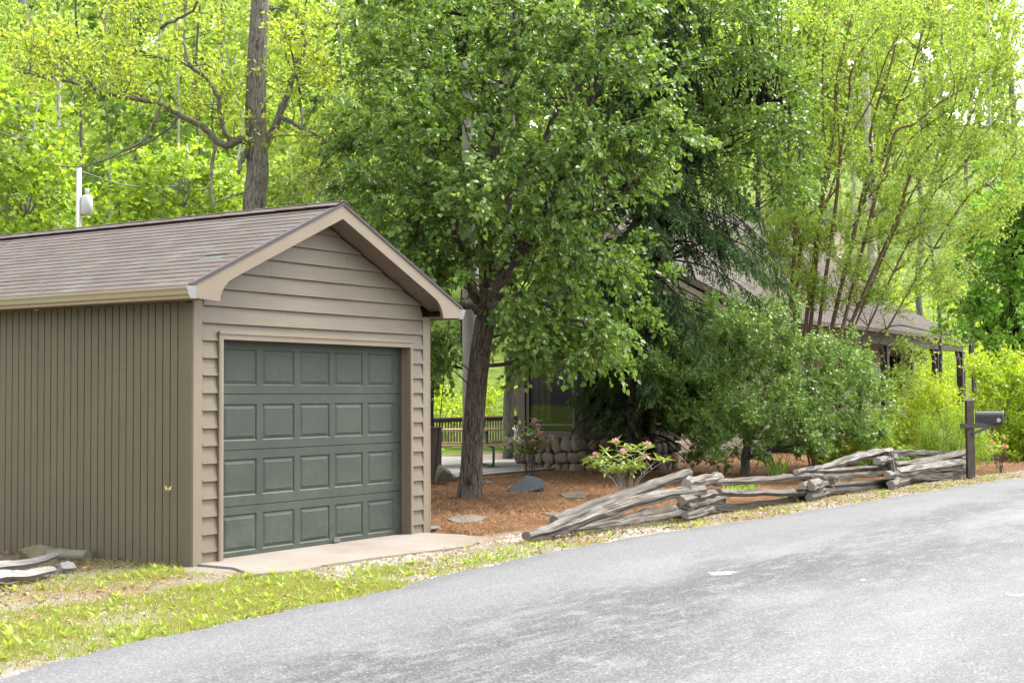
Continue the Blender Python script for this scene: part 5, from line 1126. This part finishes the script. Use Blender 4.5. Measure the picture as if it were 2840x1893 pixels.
def woods_trunks():
    r = np.random.RandomState(91)
    for k, (u, d, rad, mat) in enumerate([(34, 50, .32, 'greybark'), (300, 52, .1, 'greybark'), (365, 48, .09, 'palebark'), (430, 55, .12, 'greybark'), (520, 50, .1, 'greybark'), (748, 54, .16, 'greybark'), (812, 50, .14, 'darkbark'), (845, 56, .16, 'greybark'), (1180, 48, .14, 'greybark'), (2010, 52, .22, 'palebark'), (2120, 58, .16, 'greybark'), (2335, 56, .2, 'greybark'), (1745, 58, .15, 'darkbark'), (2240, 49, .1, 'greybark'), (75, 44, .06, 'palebark'), (180, 46, .07, 'greybark'), (250, 43, .05, 'palebark'), (395, 42, .05, 'palebark'), (460, 44, .06, 'greybark'), (545, 43, .05, 'palebark'), (690, 45, .07, 'greybark'), (780, 44, .06, 'palebark'), (1960, 46, .07, 'palebark'), (2160, 45, .07, 'greybark'), (2290, 46, .08, 'palebark')]):
        own = {0: 'thick grey trunk at the top left corner among the hillside woods', 9: 'pale trunk rising behind the fanning crape myrtle stems', 11: 'grey trunk near the top right corner beyond the crape myrtle', 5: 'grey woods trunk between the oak and the maple crown'}
        p = Dd(u, 900, d); z0 = float(hill(np.array(p[0]), np.array(p[1]))); h = 15+5*r.rand(); Q = np.array([[p[0]+r.randn()*.25*f, p[1]+r.randn()*.25*f, z0-.3+h*f] for f in np.linspace(0, 1, 7)])
        t = plant('forest_tree', (p[0], p[1], z0), own.get(k, 'slender trunk standing among the yellow green hillside woods'), 'tree', 'trunks standing in the hillside woods'); b = MB(); b.tube(catmull(Q, 3), np.linspace(rad, rad*.45, 19), 8); b.build('trunk', M[mat], t)
        C, O = ellipsoid_clusters((p[0], p[1], z0+h*.9), (2.4, 2.4, 3), 26, r); P, dl, N, S, E = sprays(C, O, 4, 9, 1., .15, r); L = .2*(.7+.6*r.rand(len(P))); props(link('crown', leaves_mesh('crown', P, dl, N, L, L*.75, M['woods'], 'diamond', .1), t), kind='stuff')
woods_trunks()
def woods():
    r = np.random.RandomState(92); Cs, Os, tl = [], [], []
    for d, step in ((46, 5.2), (52, 5.4), (58, 5.8), (66, 6.2), (76, 6.6), (88, 7.2), (102, 7.5), (118, 7.5), (136, 8)):
        half = d*.36+9; x = -half-2
        while x < half+3:
            q = c2w(np.array([x+r.randn()*1.2, d+r.randn()*2, 0]))+np.array([CAM[0], CAM[1], 0]); z0 = float(hill(np.array(q[0]), np.array(q[1]))); h = 10.5+6.5*r.rand()+(2.5 if x > 8 else 0)+min(12, max(0, d-52)*.22)
            if q[0] > 20 and q[1] < 21: x += step; continue
            C, O = ellipsoid_clusters((q[0], q[1], z0+h*.56), (2.9+r.rand(), 2.9+r.rand(), h*.5), 84 if d < 80 else 108, r, .35); Cs.append(C); Os.append(O); x += step*((.7 if x < 12 else .55)+.45*r.rand())
    C, O = np.vstack(Cs), np.vstack(Os); ok = C[:, 2] > -1; C, O = C[ok], O[ok]; g = r.rand(len(C))
    # whole crowns differ in tone: alternate trees go to the greener mass
    idx = np.concatenate([np.full(len(c), k) for k, c in enumerate(Cs)])[ok]
    for nm, sel, mt in (('hillside_woods', (idx % 3 != 0) & (idx % 7 != 3), 'woods'), ('hillside_woods', (idx % 3 == 0) & (idx % 7 != 3), 'woods_green'), ('hillside_woods', idx % 7 == 3, 'woods_deep')):
        P, dl, N, S, E = sprays(C[sel], O[sel], 5, 10, 1.2, .2, r); L = .26*(.65+.7*r.rand(len(P)))*np.repeat(np.clip(np.array([ahead(c) for c in C[sel]])/62, .9, 1.7), 50)
        props(link(nm, leaves_mesh(nm, P, dl, N, L, L*.75, M[mt], 'diamond', .1)), {'woods': 'yellow green spring woods covering the hillside behind', 'woods_green': 'fresh green trees mixed through the hillside woods', 'woods_deep': 'deeper green trees scattered through the hillside woods'}[mt], 'woods', kind='stuff')
    # undergrowth along the foot of the hill
    Cs, Os = [], []
    for k in range(64):
        x = -20+44*r.rand(); d = 40.5+9*r.rand(); q = c2w(np.array([x*d/44, d, 0]))+np.array([CAM[0], CAM[1], 0]); C, O = ellipsoid_clusters((q[0], q[1], .9), (1.5, 1.5, 1.3+r.rand()), 34, r, .3)
        if q[0] > 18 and q[1] < 14.5 and q[0] < 41: continue
        Cs.append(C); Os.append(O)
    for k in range(60):
        d = 50+26*r.rand(); x = 3+(d*.38-1)*r.rand(); q = c2w(np.array([x, d, 0]))+np.array([CAM[0], CAM[1], 0])
        if q[0] > 18 and q[0] < 41 and q[1] < 14.5: continue
        C, O = ellipsoid_clusters((q[0], q[1], float(hill(np.array(q[0]), np.array(q[1])))+1.1), (2.2, 2.2, 2.1+1.2*r.rand()), 40, r, .3); Cs.append(C); Os.append(O)
    C, O = np.vstack(Cs), np.vstack(Os); ok = C[:, 2] > .05; P, dl, N, S, E = sprays(C[ok], O[ok], 5, 9, .55, .1, r); L = .12*(.7+.6*r.rand(len(P)))
    props(link('undergrowth', leaves_mesh('undergrowth', P, dl, N, L, L*.7, M['gold'], 'diamond', .1)), 'pale yellow green undergrowth beyond the deck railing', 'undergrowth', kind='stuff')
woods()

# ------------------------------------------------------------------ small plants
LEAFM = {}
def leaf_data(key, mat, L, W):
    if key not in LEAFM:
        LEAFM[key] = [leaves_mesh('leaf', np.zeros((1, 3)), np.array([[1., 0, .05*k]]), np.array([[0, 0, 1.]]), np.array([L*(.85+.15*k)]), np.array([W]), M[mat], 'ovate', .15) for k in range(3)]
    return LEAFM[key]
def basis_euler(xd, nz):
    x = Vector(xd).normalized(); y = Vector(nz).cross(x).normalized(); z = x.cross(y); return Matrix((x, y, z)).transposed().to_euler()
def rhodo(base, label, nst, hgt, wid, nleaf, key, mat, petal, flowers, seed):
    r = np.random.RandomState(seed); t = plant('rhododendron', base, label, 'shrub'); b = MB(); tips = []
    for k in range(nst):
        az = r.rand()*6.283; rr = wid*math.sqrt(r.rand()); top = np.array([math.cos(az)*rr, math.sin(az)*rr, hgt*(.45+.55*r.rand())]); 
        P = catmull([base+np.array([math.cos(az), math.sin(az), 0])*.14*rr/wid, base+top*np.array([.35, .35, .5]), base+top], 4); b.tube(P, np.linspace(.0075, .004, len(P)), 5, False); tips.append(P[-1])
        for q in range(2):
            e = P[5+q]+np.array([r.randn()*.12, r.randn()*.12, .06+.1*r.rand()]); b.tube([P[5+q], e], [.006, .004], 4, False); tips.append(e)
    b.build('stems', M['palebark'] if key == 'rh2' else M['twig'], t); lm = leaf_data(key, mat, .15, .05); n = 0
    for tip in tips:
        k = 5+r.randint(4); a0 = r.rand()*6.28
        for q in range(k):
            if n >= nleaf: break
            a = a0+q*6.283/k+r.randn()*.2; xd = np.array([math.cos(a), math.sin(a), .15+r.randn()*.35]); o = link('leaf', lm[r.randint(3)], t, tip); o.rotation_euler = basis_euler(xd, (0, 0, 1)); n += 1
    tips.sort(key=lambda q: -q[2]-.0*q[0]); pick = [q for q in tips if np.dot(q-base, HEAD) < .15][:int(flowers*1.7)]; r.shuffle(pick)
    for tip in pick[:flowers]:
        m_ = 26; d = unit(r.randn(m_, 3)+np.array([0, 0, .6])); c = tip+np.array([0, 0, .03])
        link('flower', leaves_mesh('flower', np.repeat(c[None], m_, 0)+d*.018, d, unit(r.randn(m_, 3)), .045, .03, M[petal], 'diamond', .2), t)
b1 = base_of(1440, 1150, 21.3); rhodo(b1, 'rhododendron with pink flower heads and yellow green leaves behind the leaning top rail', 17, .92, .74, 300, 'rh2', 'rhodo', 'pink', 6, 101)
b2 = base_of(1222, 1085, 26.7); rhodo(b2, 'leggy rhododendron with violet pink flowers at the left corner of the stone base', 15, 1.0, .55, 290, 'rh1', 'rhodo', 'violet', 16, 102)
def iris():
    r = np.random.RandomState(103); base = base_of(1790, 1085, 26.2); t = plant('iris_plant', base, 'iris clump with blade leaves and a pale violet flower behind the rail fence', 'plant')
    for k in range(26): a = r.rand()*6.28; o = link('leaf', leaves_mesh('leaf', np.zeros((1, 3)), np.array([[math.cos(a)*.35, math.sin(a)*.35, 1.]]), np.array([[math.sin(a), -math.cos(a), .1]]), np.array([.35+.25*r.rand()]), np.array([.035]), M['dogwood'], 'diamond', .1), t, base+np.array([r.randn()*.18, r.randn()*.1, 0]))
    c = base+c2w(np.array([-.2, 0, 0]))+np.array([0, 0, .42]); b = MB(); b.tube([base+np.array([0, 0, 0]), c], .006, 4); b.build('stem', M['dogwood'], t); d = unit(r.randn(9, 3)+np.array([0, 0, .2])); link('flower', leaves_mesh('flower', np.repeat(c[None], 9, 0), d, unit(r.randn(9, 3)), .085, .06, M['iris'], 'diamond', .15), t)
iris()
def rose(u, v, d, label, h, seed, nfl, leafcol='crape'):
    r = np.random.RandomState(seed); base = base_of(u, v, d); t = plant('rose_bush', base, label, 'plant'); b = MB(); tips = []
    for k in range(9): e = base+np.array([r.randn()*.16, r.randn()*.16, h*(.6+.4*r.rand())]); b.tube(catmull([base+r.randn(3)*np.array([.05, .05, 0]), (base+e)/2+r.randn(3)*.03, e], 3), .006, 4, False); tips.append(e)
    b.build('stems', M['twig'], t); C = np.array(tips); P, dl, N, S, E = sprays(C, unit(r.randn(len(C), 3)+np.array([0, 0, .5])), 4, 7, .14, .05, r); props(link('foliage', leaves_mesh('foliage', P, dl, N, .045, .03, M[leafcol], 'diamond', .1), t), kind='stuff')
    for e in tips[:nfl]: d_ = unit(r.randn(14, 3)); link('flower', leaves_mesh('flower', np.repeat(e[None]+np.array([0, 0, .03]), 14, 0), d_, unit(r.randn(14, 3)), .05, .045, M['rose'], 'diamond', .2), t)
rose(2298, 1075, 28.5, 'spindly rose bush with pink blooms right of the mailbox post', .75, 104, 5, 'oakleaf')
rose(2020, 1075, 28.2, 'rose bush with one pink bloom behind the highest end of the fence', .75, 105, 3, 'lime')
rose(1930, 1080, 28.6, 'small plant with yellow leaves beside the crape myrtle base', .55, 106, 0, 'yellow')

# ------------------------------------------------------------------ ground cover
def vnoise(x, y, s):
    return (np.sin(x*s*1.0+y*s*.6+1.3)+np.sin(x*s*.7-y*s*1.1+4.)+np.sin(x*s*1.9+y*s*1.6)+np.sin(-x*s*1.3+y*s*2.3+2.))/4
def verge_pts(n, r, x0, x1, y1, dens):
    out = []
    while sum(len(o) for o in out) < n:
        x = x0+(x1-x0)*r.rand(n*2); y = edge_y(x)+.01+(y1-edge_y(x))*r.rand(n*2); ok = r.rand(n*2) < dens(x, y-edge_y(x), y); out.append(np.stack([x, y, 0*x], 1)[ok])
    return np.vstack(out)[:n]
def off_apron(x, y): return ~((x > -.32) & (x < 3.75) & (y > -1.18+.0*x) & (y < .1)) & ~((x > -.03) & (y > -.02) & (x < 3.8))
def dens_grass(x, e, y):
    g = np.clip(.78+.7*vnoise(x, y, 2.6)+.3*vnoise(x, y, 7.), 0, 1); a = np.where(x < .8, np.where(e < 1.75+.35*vnoise(x, y, 1.5), 1., .1), np.clip(.5-.14*(x-.8), .1, 1)); near = np.exp(-(((x+.75)/1.0)**2+((y+.15)/.42)**2)); a = np.maximum(a, near*.9)
    a = np.where((x > .0) & (e > .8), a*.22, a); return g*a*off_apron(x, y)
def ground_cover():
    r = np.random.RandomState(111)
    P = np.vstack([verge_pts(60000, r, -8, 3.2, 1.8, dens_grass), verge_pts(6000, r, 3.2, 19, -1.3, dens_grass)]); n = len(P); d = np.stack([r.randn(n)*.55, r.randn(n)*.55, np.ones(n)], 1)
    props(link('verge_grass', leaves_mesh('verge_grass', P, d, np.stack([r.randn(n), r.randn(n), 0*P[:, 0]], 1), (.025+.055*r.rand(n)), .0055, M['grass'], 'blade')), 'sparse short yellow green grass on the verge', 'grass', kind='stuff')
    Q = np.vstack([verge_pts(1100, r, -8, 3., 1.2, dens_grass), verge_pts(110, r, 3., 18, -1.5, dens_grass)]); k = 6; i = np.repeat(np.arange(len(Q)), k); a = r.rand(len(i))*6.283; el = .35+.75*r.rand(len(i)); dv = np.stack([np.cos(a)*np.cos(el), np.sin(a)*np.cos(el), np.sin(el)], 1); N = np.stack([-np.cos(a)*np.sin(el), -np.sin(a)*np.sin(el), np.cos(el)], 1)
    sz = (.028+.065*r.rand(len(Q))**1.8)[i]*(.7+.5*r.rand(len(i))); props(link('verge_weeds', leaves_mesh('verge_weeds', Q[i]+np.array([0, 0, .003]), dv, N, sz, sz*.36, M['weed'], 'ovate', .1)), 'broad leaved yellow green weeds growing in the verge', 'weeds', kind='stuff')
    # dry leaves, twigs
    def dl(x, e, y): return np.clip(.5+.6*vnoise(x, y, 2.)+.4*vnoise(x, y, 5.5), 0.05, 1)*np.where(e < .15, .35, 1)*off_apron(x, y)
    Lp = np.vstack([verge_pts(14000, r, -8, 3.6, 3.2, dl), verge_pts(11000, r, 3.6, 20, -1.2, dl)]); n = len(Lp); Lp[:, 2] = .004+.014*r.rand(n); a = r.rand(n)*6.283; dv = np.stack([np.cos(a), np.sin(a), r.randn(n)*.2], 1); N = unit(r.randn(n, 3)*.35+np.array([0, 0, 1.])); s = .012+.035*r.rand(n)**2
    props(link('leaf_litter', leaves_mesh('leaf_litter', Lp, dv, N, s*1.4, s*.7, M['litter'], 'diamond', .15)), 'brown leaf litter scattered over the verge soil', 'leaf litter', kind='stuff')
    # gravel
    def dg(x, e, y): return np.clip(.35+.9*vnoise(x, y, 1.7), .02, 1)*np.where((x > .1) & (x < 5.5), 1., .22)*off_apron(x, y)
    Gp = np.vstack([verge_pts(9000, r, -6, 6.5, -.9, dg), verge_pts(2500, r, 6.5, 22, -2.1, dg)]); n = len(Gp); e = np.vstack([np.stack([np.linspace(-7, 28, 2600), edge_y(np.linspace(-7, 28, 2600))+.03*r.randn(2600)+.02, np.zeros(2600)], 1)]); Gp = np.vstack([Gp, e]); n = len(Gp)
    base = np.array([[1, 0, 0], [0, 1, 0], [-1, 0, 0], [0, -1, 0], [0, 0, 1.], [0, 0, -1]]); F = np.array([[0, 1, 4], [1, 2, 4], [2, 3, 4], [3, 0, 4]]); sc = (.005+.011*r.rand(n)**2)[:, None, None]*np.array([1, 1, .7]); a = r.rand(n)*6.28; c, s = np.cos(a), np.sin(a)
    V = base[None]*(1+r.randn(n, 6, 1)*.2); V = np.stack([V[..., 0]*c[:, None]-V[..., 1]*s[:, None], V[..., 0]*s[:, None]+V[..., 1]*c[:, None], V[..., 2]], -1)*sc + Gp[:, None]+np.array([0, 0, .003]); props(link('gravel', np_mesh('gravel', V.reshape(-1, 3), (np.arange(n)[:, None, None]*6+F[None]).reshape(-1, 3), M['pebble'])), 'pale gravel strewn by the apron and along the road edge', 'gravel', kind='stuff')
    # pine needles
    n = 48000; x = 3.75+22*r.rand(n)**1.25; y = -2.4+7.2*r.rand(n); z = bed_h(x, y); ok = (z > -.015) & (y > edge_y(x)+.35); x, y, z = x[ok], y[ok], np.maximum(z[ok], 0)+.006; n = len(x); a = r.rand(n)*6.283; P = np.stack([x, y, z], 1); dv = np.stack([np.cos(a), np.sin(a), .22*np.abs(r.randn(n))], 1)
    props(link('pine_needles', leaves_mesh('pine_needles', P, dv, np.tile(np.array([[0, 0, 1.]]), (n, 1)), .1+.09*r.rand(n), .0075, M['needle'], 'blade')), 'loose reddish brown pine needles covering the bed', 'pine needles', kind='stuff')
    # green tufts coming up by the fence
    Tp = np.vstack([np.array([PY(u, v, y_)*np.array([1, 1, 0]) for u, v, y_ in ((2030, 1390, -.9), (2060, 1392, -1.0), (2075, 1385, -.8), (1960, 1385, -1.1), (2285, 1335, -1.0), (2300, 1338, -1.0), (1585, 1430, -1.3), (2620, 1300, -1.8), (1820, 1330, 0.))])]); k = 26; i = np.repeat(np.arange(len(Tp)), k); dv = np.stack([r.randn(len(i))*.5, r.randn(len(i))*.5, np.ones(len(i))], 1); Pt = Tp[i]+r.randn(len(i), 3)*np.array([.1, .06, 0]); Pt[:, 2] = np.maximum(bed_h(Pt[:, 0], Pt[:, 1]), 0)
    props(link('bed_weeds', leaves_mesh('bed_weeds', Pt, dv, unit(r.randn(len(i), 3)), .1+.14*r.rand(len(i)), .022, M['dogwood'], 'diamond', .1)), 'green tufts coming up behind the rail fence', 'weeds', kind='stuff')
ground_cover()
